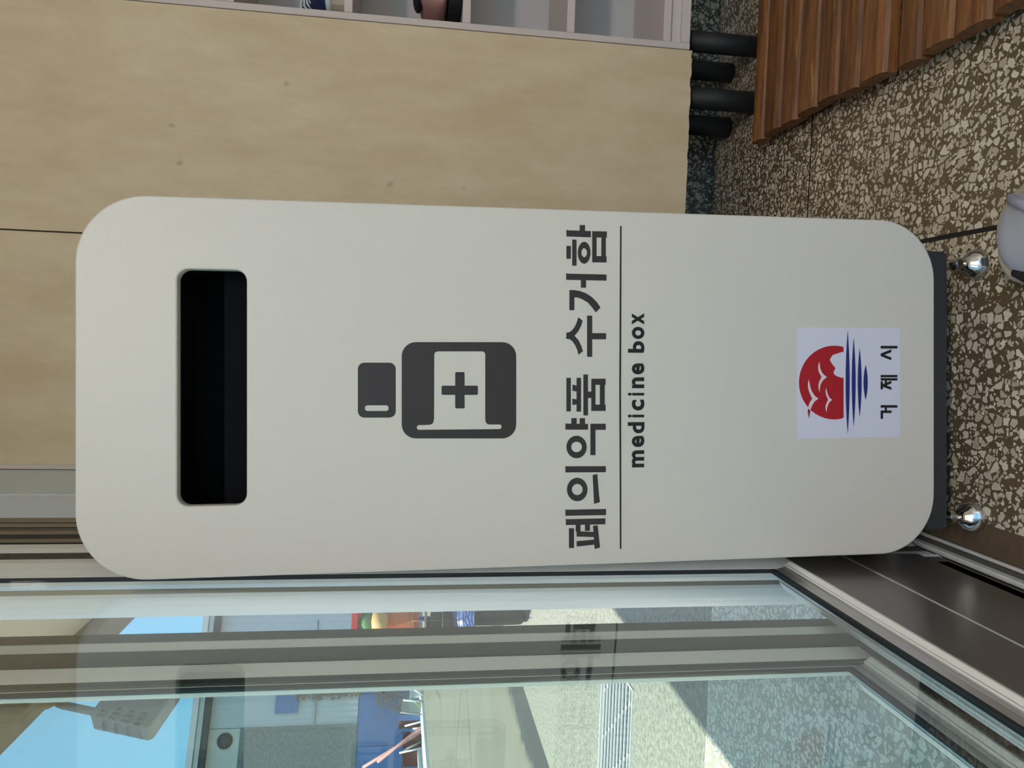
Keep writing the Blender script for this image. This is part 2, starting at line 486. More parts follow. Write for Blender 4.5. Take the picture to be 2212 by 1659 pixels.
def sheet(name, loops, depth, mat, parent=None, bevel=0.0, matrix=None, res=2):
    """flat cut-out (outer loops and holes by even-odd) with a thickness; lies in local XY, front at z=+depth"""
    cu = bpy.data.curves.new(name, 'CURVE')
    cu.dimensions = '2D'
    cu.fill_mode = 'BOTH'
    cu.extrude = depth / 2 - bevel
    cu.bevel_depth = bevel
    cu.bevel_resolution = res
    if bevel: cu.offset = -bevel
    for lp in loops:
        s = cu.splines.new('POLY')
        s.points.add(len(lp) - 1)
        for q, p in zip(s.points, lp): q.co = (p[0], p[1], 0, 1)
        s.use_cyclic_u = True
    tmp = bpy.data.objects.new(name + '_tmp', cu)
    C.objects.link(tmp)
    dg = bpy.context.evaluated_depsgraph_get()
    me = bpy.data.meshes.new_from_object(tmp.evaluated_get(dg))
    bpy.data.objects.remove(tmp); bpy.data.curves.remove(cu)
    me.materials.clear()
    me.name = name
    me.transform(Matrix.Translation((0, 0, depth / 2)))
    if matrix is not None: me.transform(matrix)
    return link(name, me, mat, parent)

def under(o, root):
    o.parent = root
    o.matrix_parent_inverse = root.matrix_basis.inverted()
    return o

def rrect(x0, x1, y0, y1, r, n=8):
    out = []
    for cx, cy, a0 in ((x1 - r, y1 - r, 0), (x0 + r, y1 - r, 90), (x0 + r, y0 + r, 180), (x1 - r, y0 + r, 270)):
        for k in range(n + 1):
            a = rad(a0 + 90 * k / n)
            out.append((cx + r * math.cos(a), cy + r * math.sin(a)))
    return out

def ell(cx, cy, rx, ry, n=40):
    return [(cx + rx * math.cos(2 * math.pi * k / n), cy + ry * math.sin(2 * math.pi * k / n)) for k in range(n)]

# ------------------------------------------------------------------ room shell
FLOOR = empty('floor'); tag(FLOOR, kind='structure')
box('floor_bed', -0.42, 2.62, -2.3, 1.96, -0.06, -0.006, 'joint', FLOOR)
for x0, x1 in ((-0.235, 0.1735), (0.1805, 2.60)):
    for y0, y1 in ((-2.3, 1.4365), (1.4425, 1.94)):
        box('terrazzo_panel', x0, x1, y0, y1, -0.04, 0.0, 'terr', FLOOR, 0.0006)
box('divider_strip', 0.1735, 0.1805, -2.3, 1.4366, -0.04, -0.0004, 'blackstrip', FLOOR)
box('joint_strip', -0.235, 2.60, 1.4367, 1.4423, -0.04, -0.0010, 'blackstrip', FLOOR)
box('mortar_strip', -0.2775, -0.235, -2.3, 1.66, -0.04, -0.0006, 'mortar', FLOOR)

tag(box('wall_back', -0.42, 2.75, 1.955, 2.10, -0.06, 2.6, 'plaster'), kind='structure')
tag(box('baseboard_back', -0.30, 2.60, 1.94, 1.955, 0.0, 0.42, 'terrwall'), kind='structure')
tag(box('wall_right', 2.60, 2.75, -2.25, 1.955, -0.06, 2.6, 'plaster'), kind='structure')
tag(box('ceiling', -0.42, 2.75, -2.25, 2.10, 2.6, 2.75, 'plaster'), kind='structure')
# pillar between the sliding doors and the cabinet, painted in two steps
WL = empty('wall_left', (0, 0, 0)); tag(WL, kind='structure')
extrude_profile('pillar_panel', [(-0.302, 1.235), (-0.302, 1.408), (-0.308, 1.412), (-0.42, 1.412), (-0.42, 1.235)], 'z', 0, 2.6, 'wallpaint2', WL)
extrude_profile('pillar_panel', [(-0.306, 1.4125), (-0.302, 1.418), (-0.302, 1.955), (-0.42, 1.955), (-0.42, 1.4125)], 'z', 0, 2.6, 'wallpaint', WL)
box('door_lintel', -0.42, -0.30, -2.25, 1.235, 2.14, 2.6, 'plaster', WL)
box('side_wall_piece', -0.42, -0.30, -2.25, -0.30, 0.0, 2.14, 'plaster', WL)

# unseen ceiling lamp, added to brighten and warm the hall
def emitter(name, col, strength):
    mt, t, p = newmat(name)
    p.inputs['Base Color'].default_value = (0.9, 0.9, 0.88, 1)
    p.inputs['Emission Color'].default_value = col
    p.inputs['Emission Strength'].default_value = strength
    return mt
M['lamp'] = emitter('fill_diffuser', (1.0, 0.895, 0.80, 1), 41.0)
CL = empty('fill_light', (0.62, -1.80, 2.6)); tag(CL, 'flat rectangular fill lamp added out of view, with a warm white diffuser', 'ceiling light')
bm = bmesh.new(); add_box(bm, -0.63, 0.63, -0.18, 0.18, -0.06, 0.0, 0.006, 2); obj('housing', bm, 'plaster', CL)
bm = bmesh.new(); add_box(bm, -0.60, 0.60, -0.15, 0.15, -0.072, -0.0605, 0.003); obj('diffuser', bm, 'lamp', CL)

# fixed bronze door jamb with its ribs and slot
JB = empty('door_frame', (-0.33, 1.1, 0))
tag(JB, kind='structure')
JB.name = 'trim_1'
def jamb_rib(y0, y1, x_front, mat='alubrown'):
    return box('jamb_rib', -0.36, x_front, y0, y1, 0.0, 2.14, mat, None, 0.001)
ribs = [(1.214, 1.234, -0.300), (1.204, 1.212, -0.306), (1.186, 1.203, -0.301), (1.170, 1.184, -0.304), (1.151, 1.169, -0.303),
        (1.100, 1.121, -0.303), (1.086, 1.098, -0.305), (1.070, 1.085, -0.301), (1.054, 1.068, -0.304)]
for y0, y1, xf in ribs:
    o = jamb_rib(y0, y1, xf); o.parent = JB; o.matrix_parent_inverse = Matrix.Translation(JB.location).inverted()
o = box('jamb_slot_shade', -0.36, -0.3045, 1.1215, 1.1505, 0, 2.14, 'gasket', None); o.parent = JB; o.matrix_parent_inverse = Matrix.Translation(JB.location).inverted()  # black fill near the face paints the slot's shade
o = box('jamb_back', -0.362, -0.332, 1.052, 1.234, 0, 2.14, 'alubrown', None); o.parent = JB; o.matrix_parent_inverse = Matrix.Translation(JB.location).inverted()
for yg in (1.2130, 1.2035, 1.1850, 1.1695, 1.0990, 1.0855, 1.0690):  # flush black strips paint the shade in the grooves between ribs
    under(box('jamb_groove_shade', -0.36, -0.3028, yg - 0.0021, yg + 0.0021, 0, 2.14, 'gasket', None), JB)
# outer half of the jamb, pale, with a rounded nose towards the opening
prof = [(-0.335, 1.235), (-0.335, 1.075), (-0.345, 1.066), (-0.356, 1.061), (-0.370, 1.059), (-0.384, 1.061), (-0.394, 1.066), (-0.4025, 1.074), (-0.4035, 1.09), (-0.4035, 1.235)]
o = extrude_profile('jamb_nose', prof, 'z', 0, 2.14, 'alupale', None); o.parent = JB; o.matrix_parent_inverse = Matrix.Translation(JB.location).inverted()

# floor track of the sliding doors
TR = empty('trim_2', (-0.30, 0.0, 0)); tag(TR, kind='structure')
under(box('track_rail', -0.2815, -0.2775, -2.3, 1.05, 0, 0.007, 'alupale', None, 0.0012, 2), TR)
under(box('track_rail', -0.2975, -0.2905, -2.3, 1.05, 0, 0.017, 'alupale', None, 0.0022, 2), TR)
under(box('track_channel', -0.2905, -0.2815, -2.3, 1.05, -0.03, 0.0012, 'alukick', None), TR)
under(box('track_rail', -0.318, -0.309, -2.3, 1.05, 0, 0.030, 'alu', None, 0.0025, 2), TR)
under(box('track_rail', -0.369, -0.361, -2.3, 1.05, 0, 0.030, 'alu', None, 0.0025, 2), TR)
under(box('track_bed', -0.42, -0.2976, -2.3, 1.235, -0.04, 0.004, 'alukick', None), TR)

# ------------------------------------------------------------------ sliding door leaves
def door_leaf(name, label, xg, y_far, y_near, gmat, outer=False):
    """xg: room-side glass face; y_far: end of the far stile"""
    t = empty(name, (xg, y_far, 0.032))
    tag(t, label, 'door', 'sliding glass doors')
    P = lambda o: under(o, t)
    e = y_far - 0.112          # glass edge at the far stile
    n = y_near + 0.112
    z0, z1 = 0.032, 2.13
    # far stile: bead, groove, flat, ridge
    def stile(s, yb, yend):
        # s=+1: widths run towards +y
        pr = [(xg - 0.004, yb), (xg + 0.0035, yb), (xg + 0.011, yb + s * 0.026), (xg + 0.012, yb + s * 0.031), (xg + 0.005, yb + s * 0.0315), (xg + 0.005, yb + s * 0.0345),
              (xg + 0.010, yb + s * 0.035), (xg + 0.010, yb + s * 0.052), (xg + 0.006, yb + s * 0.0525), (xg + 0.006, yb + s * 0.056),
              (xg + 0.013, yb + s * 0.090), (xg + 0.013, yb + s * 0.110), (xg + 0.010, yend), (xg - 0.022, yend), (xg - 0.024, yb + s * 0.108),
              (xg - 0.024, yb + s * 0.034), (xg - 0.020, yb + s * 0.028), (xg - 0.010, yb + s * 0.006), (xg - 0.008, yb + s * 0.002), (xg - 0.004, yb + s * 0.0019)]
        return P(extrude_profile('stile', pr, 'z', z0, z1, 'alupale' if s > 0 else 'alupale'))
    stile(1, e, y_far)
    stile(-1, n, y_near)
    if outer:  # flat face's dark reflection and the groove's shade painted as dark strips
        P(box('stile_strip', xg + 0.0102, xg + 0.0125, e + 0.0355, e + 0.068, z0, z1, 'stiledark'))
        P(box('stile_strip', xg + 0.0102, xg + 0.0140, e + 0.090, y_far, z0, z1, 'stiledark'))
        P(box('gasket', xg + 0.006, xg + 0.0102, e + 0.0312, e + 0.0346, z0, z1, 'gasket'))
        P(box('gasket', xg + 0.0005, xg + 0.0065, e + 0.0002, e + 0.011, z0, z1, 'stiledark'))
    else:
        P(box('stile_strip', xg + 0.0062, xg + 0.0105, e + 0.0535, e + 0.088, z0, z1, 'pile'))
    # ledge strips, caught light painted near-white, along the top of the bottom rail, room side and far side
    P(extrude_profile('rail_ledge', [(xg + 0.0133, 0.276), (xg + 0.0133, 0.2785), (xg + 0.0080, 0.2865), (xg + 0.0080, 0.276)], 'y', n, e, 'alulit'))
    P(extrude_profile('rail_ledge', [(xg - 0.0150, 0.279), (xg - 0.0150, 0.2925), (xg - 0.0265, 0.2835), (xg - 0.0265, 0.279)], 'y', n, e, 'alulit'))
    # bottom rail: ledge, slopes to the glass, kick plate below
    zl = 0.276
    pr = [(xg + 0.0105, 0.040), (xg + 0.0105, zl - 0.003), (xg + 0.0130, zl - 0.002), (xg + 0.0130, zl), (xg + 0.0095, zl + 0.0085), (xg + 0.006, zl + 0.010), (xg + 0.0045, zl + 0.014),
          (xg + 0.0025, zl + 0.024), (xg - 0.008, zl + 0.024), (xg - 0.012, zl + 0.017), (xg - 0.021, zl + 0.012), (xg - 0.0245, zl + 0.002), (xg - 0.0245, 0.040)]
    P(extrude_profile('bottom_rail', pr, 'y', n, e, 'alu'))
    P(box('kick_plate', xg + 0.0108, xg + 0.0125, n + 0.001, e + 0.033, 0.186, zl - 0.0035, 'alukick', None, 0.0006))
    P(box('kick_plate', xg + 0.0108, xg + 0.0125, n + 0.001, e + 0.033, 0.062, 0.1815, 'alukick', None, 0.0006))
    P(box('kick_bead', xg + 0.0108, xg + 0.0135, n + 0.001, e + 0.033, 0.1818, 0.1856, 'alu', None, 0.001))
    P(box('kick_sill', xg + 0.006, xg + 0.0105, n + 0.001, e + 0.033, 0.034, 0.060, 'alukick', None, 0.001))
    P(box('top_rail', xg - 0.0235, xg + 0.0105, n, e, 2.03, z1, 'alupale', None, 0.002))
    # gasket and glass
    P(box('gasket', xg - 0.0025, xg + 0.003, n, e, zl + 0.0235, zl + 0.0285, 'gasket'))
    P(box('gasket', xg - 0.0025, xg + 0.0030, e - 0.0010, e + 0.0005, zl + 0.0235, 2.03, 'gasket'))
    P(box('glass_pane', xg - 0.005, xg, n + 0.0005, e - 0.0011, zl + 0.0285, 2.0295, gmat))
    return t

LEAF_IN = door_leaf('sliding_door', 'inner aluminium sliding glass door touching the white medicine box', -0.303, 1.047, -0.06, 'glass')
LEAF_OUT = door_leaf('sliding_door', 'outer sliding glass door seen through the nearer pane, with the padlock behind it', -0.356, 0.862, -0.25, 'glassout', True)
# lock keeper on the outer leaf
KP = empty('lock_keeper', (-0.343, 0.80, 1.27)); tag(KP, 'small metal latch keeper on the outer door stile above the padlock', 'latch')

# ------------------------------------------------------------------ medicine box
RB = AR.copy()
THB = rad(8.05)
UB = AU * math.cos(THB) - AF * math.sin(THB)
NB = RB.cross(UB)
DIST = 0.9187
V0 = -0.7116                     # face bottom below the camera axis foot
def fpx(x, y):
    """measured photograph point -> metres on the front panel (u right, v up from its bottom edge)"""
    r = AF * F_PX + AR * (829.5 - y) - AU * (x - 1106)
    p = r * (-DIST / r.dot(NB))
    return (p.dot(RB) + 0.0042, p.dot(UB) - V0)
rot = Matrix.Identity(4)
for i, v in enumerate((RB, -NB, UB)):
    rot[0][i], rot[1][i], rot[2][i] = v
face_o = CAM - NB * DIST + UB * V0 - RB * 0.0042      # bottom centre of the face
rot.translation = face_o
BOX = empty('medicine_box', mat=rot)
bpy.context.view_layer.update()
tag(BOX, 'white rounded medicine collection box standing on chrome levelling feet', 'collection box')
W2, H = 0.2255, 1.0922
# local frame: x right, y into the room, z up; cut-outs are drawn in XY and stood up
STAND = Matrix(((1, 0, 0, 0), (0, 0, -1, 0), (0, 1, 0, 0), (0, 0, 0, 1)))
def proud(d): return Matrix.Translation((0, -d, 0)) @ STAND
s0 = fpx(384, 590); s1 = fpx(531.5, 1090)
su0, su1 = fpx(384, 1094)[0], fpx(384, 580)[0]
sv0, sv1 = fpx(532.5, 830)[1], fpx(382.5, 830)[1]
slot = rrect(su0, su1, sv0, sv1, 0.0135)
TF = 0.016
sheet('front_panel', [rrect(-W2, W2, 0, H, 0.080, 16), slot], TF, 'box', BOX, 0.0022, Matrix.Translation((0, TF, 0)) @ STAND)
# body behind the panel
bm = bmesh.new()
outl = rrect(-W2 + 0.014, W2 - 0.014, 0.012, H - 0.012, 0.070, 10)
A = [bm.verts.new((p[0], 0.0165, p[1])) for p in outl]
B = [bm.verts.new((p[0], 0.235, p[1])) for p in outl]
for k in range(len(outl)):
    bm.faces.new((A[k], A[(k + 1) % len(outl)], B[(k + 1) % len(outl)], B[k]))
bm.faces.new(B)
obj('body', bm, 'box', BOX)
# dark chute behind the slot
bm = bmesh.new()
a0, a1, c0, c1 = su0 - 0.006, su1 + 0.006, sv0 - 0.006, sv1 + 0.006
vs = [bm.verts.new(v) for v in ((a0, .0162, c0), (a1, .0162, c0), (a1, .0162, c1), (a0, .0162, c1), (a0, .10, c0 - .02), (a1, .10, c0 - .02), (a1, .10, c1), (a0, .10, c1), (a0, .055, c0), (a1, .055, c0))]
for q in ((0, 1, 9, 8), (8, 9, 5, 4), (4, 5, 6, 7), (3, 2, 6, 7), (0, 8, 4, 7, 3), (1, 9, 5, 6, 2)):
    bm.faces.new([vs[i] for i in q])
obj('slot_chute', bm, 'slot', BOX)
# inner flap half-way down the chute
box('slot_flap', a0, a1, 0.045, 0.048, c0 - 0.0, c0 + 0.46 * (c1 - c0), 'slot', BOX)

PR = 0.0004
def decal(name, loops_px, mat, parent=BOX, d=PR, lift=0.0):
    return sheet(name, [[fpx(*p) for p in lp] for lp in loops_px], d, mat, parent, 0.0, proud(0) @ Matrix.Translation((0, 0, lift)))

# pictogram of a medicine bottle
zi = lambda lp: [(700 + x / 4.424, 650 + y / 4.424) for x, y in lp]
decal('pictogram_cap', [zi(rrect(323, 685, 590, 1115, 62)), zi(rrect(390, 617, 998, 1052, 26))], 'print')
lab = [(1085, 482), (1515, 482), (1532, 490), (1540, 508), (1540, 1130), (1545, 1158), (1560, 1178), (1585, 1181), (1678, 1181), (1692, 1188), (1697, 1203), (1692, 1218), (1678, 1225),
       (905, 1232), (891, 1225), (885, 1210), (891, 1194), (905, 1187), (1010, 1184), (1034, 1174), (1047, 1152), (1051, 1120), (1053, 512), (1062, 491)]
decal('pictogram_bottle', [zi(rrect(742, 1836, 394, 1314, 135, 12)), zi(lab)], 'print')
cross = [(1262, 680), (1334, 680), (1343, 689), (1343, 810), (1461, 810), (1470, 819), (1470, 889), (1461, 898), (1343, 898), (1343, 1018), (1334, 1027), (1262, 1027), (1253, 1018), (1253, 898), (1132, 898), (1123, 889), (1123, 819), (1132, 810), (1253, 810), (1253, 689)]
decal('pictogram_cross', [zi(cross)], 'print')

# Korean title, one mesh per syllable
za = lambda lp: [(1200 + x / 4.1455, 450 + y / 4.1455) for x, y in lp]
zb = lambda lp: [(1200 + x / 4.1455, 800 + y / 4.1455) for x, y in lp]
R4 = lambda x0, y0, x1, y1: [(x0, y0), (x1, y0), (x1, y1), (x0, y1)]
def syllable(parts, z, mat='print', parent=BOX, lift=0.0):
    """parts: list of loop groups (outer + holes) welded into one mesh"""
    meshes = []
    bm = bmesh.new()
    for i, g in enumerate(parts):
        o = decal('letter', [z(l) for l in g], mat, None, PR + 0.00001 * i, lift)
        bm.from_mesh(o.data)
        me = o.data
        bpy.data.objects.remove(o); bpy.data.meshes.remove(me)
    return obj('letter', bm, mat, parent)
ham = [[[(97, 192), (106, 197), (316, 204), (316, 260), (97, 252)]], [R4(216, 150, 264, 205)], [R4(97, 337, 137, 452)], [R4(149, 280, 188, 514)],
       [ell(256, 398, 57, 98), ell(256, 398, 25, 40)],
       [[(328, 205), (460, 208), (458, 265), (450, 265), (450, 430), (456, 430), (456, 485), (328, 484)], R4(367, 262, 410, 428)]]
geo = [[[(95, 580), (105, 585), (456, 593), (456, 648), (95, 640)]], [R4(227, 640, 273, 711)],
       [[(124, 912), (168, 912), (168, 797), (200, 799), (240, 815), (290, 845), (325, 885), (360, 932), (402, 890), (370, 840), (325, 795), (270, 760), (215, 740), (160, 732), (124, 733)]]]
su = [[[(97, 1110), (107, 1113), (125, 1108), (150, 1090), (175, 1055), (192, 1015), (203, 976), (243, 1005), (230, 1050), (205, 1100), (170, 1141), (205, 1180), (230, 1230), (245, 1280), (205, 1312), (195, 1270), (175, 1225), (150, 1190), (125, 1172), (95, 1168)]],
      [R4(282, 961, 328, 1330)], [R4(326, 1118, 452, 1173)]]
pum = [[R4(97, 67, 137, 368)], [R4(188, 67, 228, 370)], [[(152, 127), (190, 137), (190, 190), (150, 182)]], [[(150, 252), (190, 262), (190, 306), (150, 310)]],
       [R4(249, 37, 290, 403)], [R4(288, 190, 322, 248)],
       [[(320, 75), (448, 75), (448, 130), (440, 130), (440, 307), (448, 307), (448, 363), (320, 363)], R4(357, 130, 397, 307)]]
yak = [[[(88, 472), (98, 477), (291, 479), (291, 531), (88, 531)]], [R4(141, 428, 189, 480)], [R4(216, 428, 264, 480)],
       [ell(188, 686, 91, 101), ell(188, 686, 48, 47)], [[(312, 478), (449, 478), (449, 533), (357, 533), (357, 759), (312, 759)]]]
ui = [[[(88, 855), (98, 859), (450, 858), (450, 912), (88, 914)]], [ell(194, 1067, 92, 105), ell(194, 1067, 48, 50)],
      [[(332, 937), (374, 928), (388, 1100), (397, 1180), (345, 1196)]]]
pye = [[[(88, 1243), (98, 1248), (452, 1241), (452, 1296), (88, 1302)]], [[(92, 1328), (102, 1333), (446, 1325), (446, 1378), (92, 1385)]],
       [R4(180, 1380, 223, 1443)], [R4(263, 1378, 308, 1437)], [R4(120, 1414, 165, 1591)],
       [[(335, 1393), (376, 1386), (398, 1585), (350, 1600)]], [[(188, 1440), (345, 1447), (345, 1492), (188, 1488)]], [[(188, 1530), (350, 1515), (352, 1560), (190, 1577)]]]
for g, z in ((pye, zb), (ui, zb), (yak, zb), (pum, zb), (su, za), (geo, za), (ham, za)):
    syllable(g, z)
decal('title_underline', [[(1339.4, 488.5), (1342.6, 488.5), (1341.4, 836), (1342.2, 1185.5), (1339.0, 1185.5), (1337.6, 836)]], 'ink')

def font_letter(ch, y0, y1, x0, x1, mat='ink'):
    """one lower-case letter fitted between photograph rows y0 (right side) and y1 (left side), x0 top, x1 foot"""
    cu = bpy.data.curves.new('letter', 'FONT')
    cu.body = ch
    cu.size = 1.0
    cu.offset = 0.034
    cu.resolution_u = 5
    tmp = bpy.data.objects.new('letter_tmp', cu)
    C.objects.link(tmp)
    dg = bpy.context.evaluated_depsgraph_get()
    me = bpy.data.meshes.new_from_object(tmp.evaluated_get(dg))
    bpy.data.objects.remove(tmp); bpy.data.curves.remove(cu)
    me.materials.clear()
    xs = [v.co.x for v in me.vertices]; ys = [v.co.y for v in me.vertices]
    u0, v1 = fpx(x0, y1); u1, v0 = fpx(x1, y0)
    for v in me.vertices:
        fx = (v.co.x - min(xs)) / (max(xs) - min(xs)); fy = (v.co.y - min(ys)) / (max(ys) - min(ys))
        v.co = Vector((u0 + fx * (u1 - u0), -0.0004, v0 + fy * (v1 - v0)))
    o = link('letter', me, mat, BOX)
    return o
def yb(v): return 800 + v / 4.1455
def ya_(v): return 450 + v / 4.1455
XB, XX, XA = 1391.4, 1364.6, 1355.8
for ch, y0, y1, x0, x1 in (('m', yb(715), yb(870), XX, XB), ('e', yb(585), yb(688), XX, XB + .5), ('d', yb(463), yb(565), XA, XB + .5), ('i', yb(395), yb(423), XA, XB), ('c', yb(262), yb(360), XX, XB + .5),
                           ('i', yb(200), yb(227), XA, XB), ('n', yb(63), yb(160), XX, XB), ('e', ya_(1388), ya_(1487), XX, XB + .5), ('b', ya_(1190), ya_(1293), XA + .6, XB + .5), ('o', ya_(1062), ya_(1170), XX, XB + .5), ('x', ya_(940), ya_(1040), XX, XB)):
    font_letter(ch, y0, y1, x0, x1)

# city emblem sticker
zs = lambda lp: [(1700 + x / 5.926, 690 + y / 5.926) for x, y in lp]
STK = sheet('emblem_sticker', [[fpx(*p) for p in zs([(125, 100), (1445, 110), (1452, 1500), (125, 1528)])]], 0.00025, 'sticker', BOX, 0.0, proud(0))
STK['label'] = 'white sticker with a red sun and blue wave emblem'
LS = 0.00025
disc = []
for k in range(0, 61):
    a = rad(74.5 + (360 - 2 * 74.5) * k / 60)
    disc.append((604 + 452 * math.cos(a), 808 - 472 * math.sin(a)))
disc = [(722, 355)] + [p for p in disc if p[0] < 722] + [(722, 1255), (722, 747), (690, 745), (655, 733), (625, 722), (600, 700), (592, 675), (605, 650), (620, 625), (590, 590), (560, 545), (545, 518), (560, 490), (582, 455), (630, 440), (655, 432), (690, 420), (722, 413)]
decal('emblem_sun', [zs(disc)], 'red', STK, 0.0002, LS)
birds = [[(413, 540), (397, 590), (396, 630), (408, 680), (440, 736), (412, 790), (399, 845), (402, 890), (415, 932), (418, 880), (430, 830), (455, 785), (480, 760), (510, 738), (475, 712), (445, 680), (425, 630), (417, 580)],
         [(280, 765), (266, 820), (266, 870), (282, 930), (320, 1015), (290, 1062), (272, 1110), (268, 1138), (296, 1162), (315, 1110), (350, 1050), (400, 1015), (355, 980), (318, 925), (295, 860), (285, 810)],
         [(500, 872), (491, 920), (498, 970), (525, 1030), (503, 1070), (491, 1110), (493, 1150), (505, 1190), (509, 1140), (525, 1090), (545, 1055), (578, 1030), (545, 1005), (520, 960), (506, 910)]]
for b in birds: decal('emblem_bird', [zs(b)], 'birdwhite', STK, 0.0001, LS + 0.0002)
decal('emblem_bird_wing', [zs([(268, 1140), (263, 1175), (270, 1225), (285, 1272), (287, 1225), (294, 1190), (299, 1165)])], 'red', STK, 0.0002, LS)
for cx, ya0, yb0, hw in ((775, 140, 1470, 26), (852, 235, 1375, 25), (929, 365, 1250, 25), (1005, 582, 1030, 27)):
    cyy, hh = (ya0 + yb0) / 2, (yb0 - ya0) / 2
    lens = [(cx + hw * (1 - (k / 12 - 1) ** 2), cyy + hh * (k / 12 - 1)) for k in range(25)] + [(cx - hw * (1 - (k / 12 - 1) ** 2), cyy - hh * (k / 12 - 1)) for k in range(1, 24)]
    decal('emblem_wave', [zs(lens)], 'blue', STK, 0.0002, LS)
si = [[R4(1197, 338, 1410, 373)], [[(1197, 437), (1332, 383), (1332, 420), (1245, 453), (1332, 487), (1332, 522), (1197, 470)]]]
je = [[R4(1197, 711, 1410, 741)], [R4(1197, 752, 1410, 782)], [R4(1250, 780, 1275, 830)], [R4(1197, 793, 1224, 895)], [[(1222, 830), (1332, 785), (1332, 820), (1270, 845), (1332, 868), (1332, 902), (1222, 862)]]]
ge = [[R4(1197, 1097, 1410, 1130)], [R4(1250, 1128, 1275, 1168)], [[(1197, 1165), (1226, 1165), (1335, 1165), (1335, 1197), (1226, 1197), (1226, 1272), (1197, 1272)]]]
for g in (si, je, ge): syllable(g, zs, 'ink', STK, LS)

# base frame under the body and the four levelling feet
def local_z_floor(u, d):
    """local z where the line through (u, depth) meets the floor"""
    p = rot @ Vector((u, d, 0))
    return -p.z / UB.z
bu0, bu1 = -0.196, 0.187
for d0 in (0.007, 0.185):
    bm = bmesh.new(); add_box(bm, bu0, bu1, d0, d0 + 0.03, -0.026, 0.010, 0.003, 2)
    obj('base_bar', bm, 'base', BOX)
for u0 in (bu0, bu1 - 0.03):
    bm = bmesh.new(); add_box(bm, u0, u0 + 0.03, 0.0375, 0.1845, -0.022, 0.010, 0.002)
    obj('base_bar', bm, 'base', BOX)
def hexnut(name, u, d, z, r, h, mat, parent):
    bm = bmesh.new()
    q = [bm.verts.new((u + r * math.cos(rad(60 * k)), d + r * math.sin(rad(60 * k)), z)) for k in range(6)]
    s = [bm.verts.new((v.co.x, v.co.y, z + h)) for v in q]
    for k in range(6): bm.faces.new((q[k], q[(k + 1) % 6], s[(k + 1) % 6], s[k]))
    bm.faces.new(q[::-1]); bm.faces.new(s)
    return obj(name, bm, mat, parent)
for fu, fd in ((-0.184, 0.030), (0.174, 0.030), (-0.184, 0.200), (0.174, 0.200)):
    zf = local_z_floor(fu, fd) + 0.0012
    hgt = -0.026 - zf
    ft = lathe('levelling_foot', [(0.0215, 0.0), (0.0225, 0.002), (0.0222, 0.005), (0.0200, 0.011), (0.0160, 0.017), (0.0110, 0.0215), (0.0085, 0.026), (0.0, 0.026)], 'chrome', BOX, 28, (fu, fd, zf))
    tube('stem', [(fu, fd, zf + 0.024), (fu, fd, 0.02)], 0.0055, 'chrome', ft, 12)
    hexnut('lock_nut', fu, fd, zf + 0.032, 0.0095, 0.008, 'chrome', ft)
    hexnut('lock_nut', fu, fd, -0.0335, 0.0095, 0.007, 'chrome', ft)
    if fu > 0 and fd < 0.1:
        ring = [(fu + 0.020 + 0.013 * math.cos(2 * math.pi * k / 24), fd + 0.018 + 0.013 * math.sin(2 * math.pi * k / 24)) for k in range(24)]
        hole = [(fu + 0.020 + 0.006 * math.cos(2 * math.pi * k / 16), fd + 0.018 + 0.006 * math.sin(2 * math.pi * k / 16)) for k in range(16)]
        sheet('ring_lug', [ring, hole], 0.0018, 'chrome', ft, 0.0, Matrix.Translation((0, 0, zf + 0.0005)))

# ------------------------------------------------------------------ beige-fronted cabinet and white shoe shelf
YC = 1.66
CAB = empty('cabinet', (0.18, YC + 0.13, 0))
tag(CAB, 'tall cabinet with two stained beige board fronts behind the medicine box', 'cabinet')
def board(x0, x1, z0, z1):
    bm = bmesh.new()
    n = 44
    rng = random.Random(int(x0 * 1000) + 5)
    bot = []
    for k in range(n + 1):
        x = x0 + (x1 - x0) * k / n
        bot.append((x, z0 + (rng.random() ** 3) * 0.0045))
    pts = bot + [(x1, z1), (x0, z1)]
    A = [bm.verts.new((p[0], YC, p[1])) for p in pts]
    B = [bm.verts.new((p[0], YC + 0.016, p[1])) for p in pts]
    bm.faces.new(A); bm.faces.new(B[::-1])
    for k in range(len(pts)):
        bm.faces.new((A[k], B[k], B[(k + 1) % len(pts)], A[(k + 1) % len(pts)]))
    return obj('front_board', bm, 'board')
under(board(-0.2905, 0.1925, 0.177, 1.74), CAB)
under(board(0.1960, 0.6715, 0.177, 1.74), CAB)
under(box('edge_banding', -0.3005, -0.2907, YC - 0.001, YC + 0.016, 0.177, 1.74, 'boardedge', None, 0.0005), CAB)
under(box('carcass', -0.2995, 0.668, YC + 0.0165, 1.925, 0.184, 1.735, 'carcass', None, 0.002), CAB)
for x, y in ((0.580, 1.700), (0.562, 1.845), (-0.24, 1.700), (-0.24, 1.845)):
    under(lathe('leg', [(0.019, 0.0), (0.0245, 0.004), (0.0245, 0.19), (0.0, 0.19)], 'black', None, 16, (x, y, 0)), CAB)

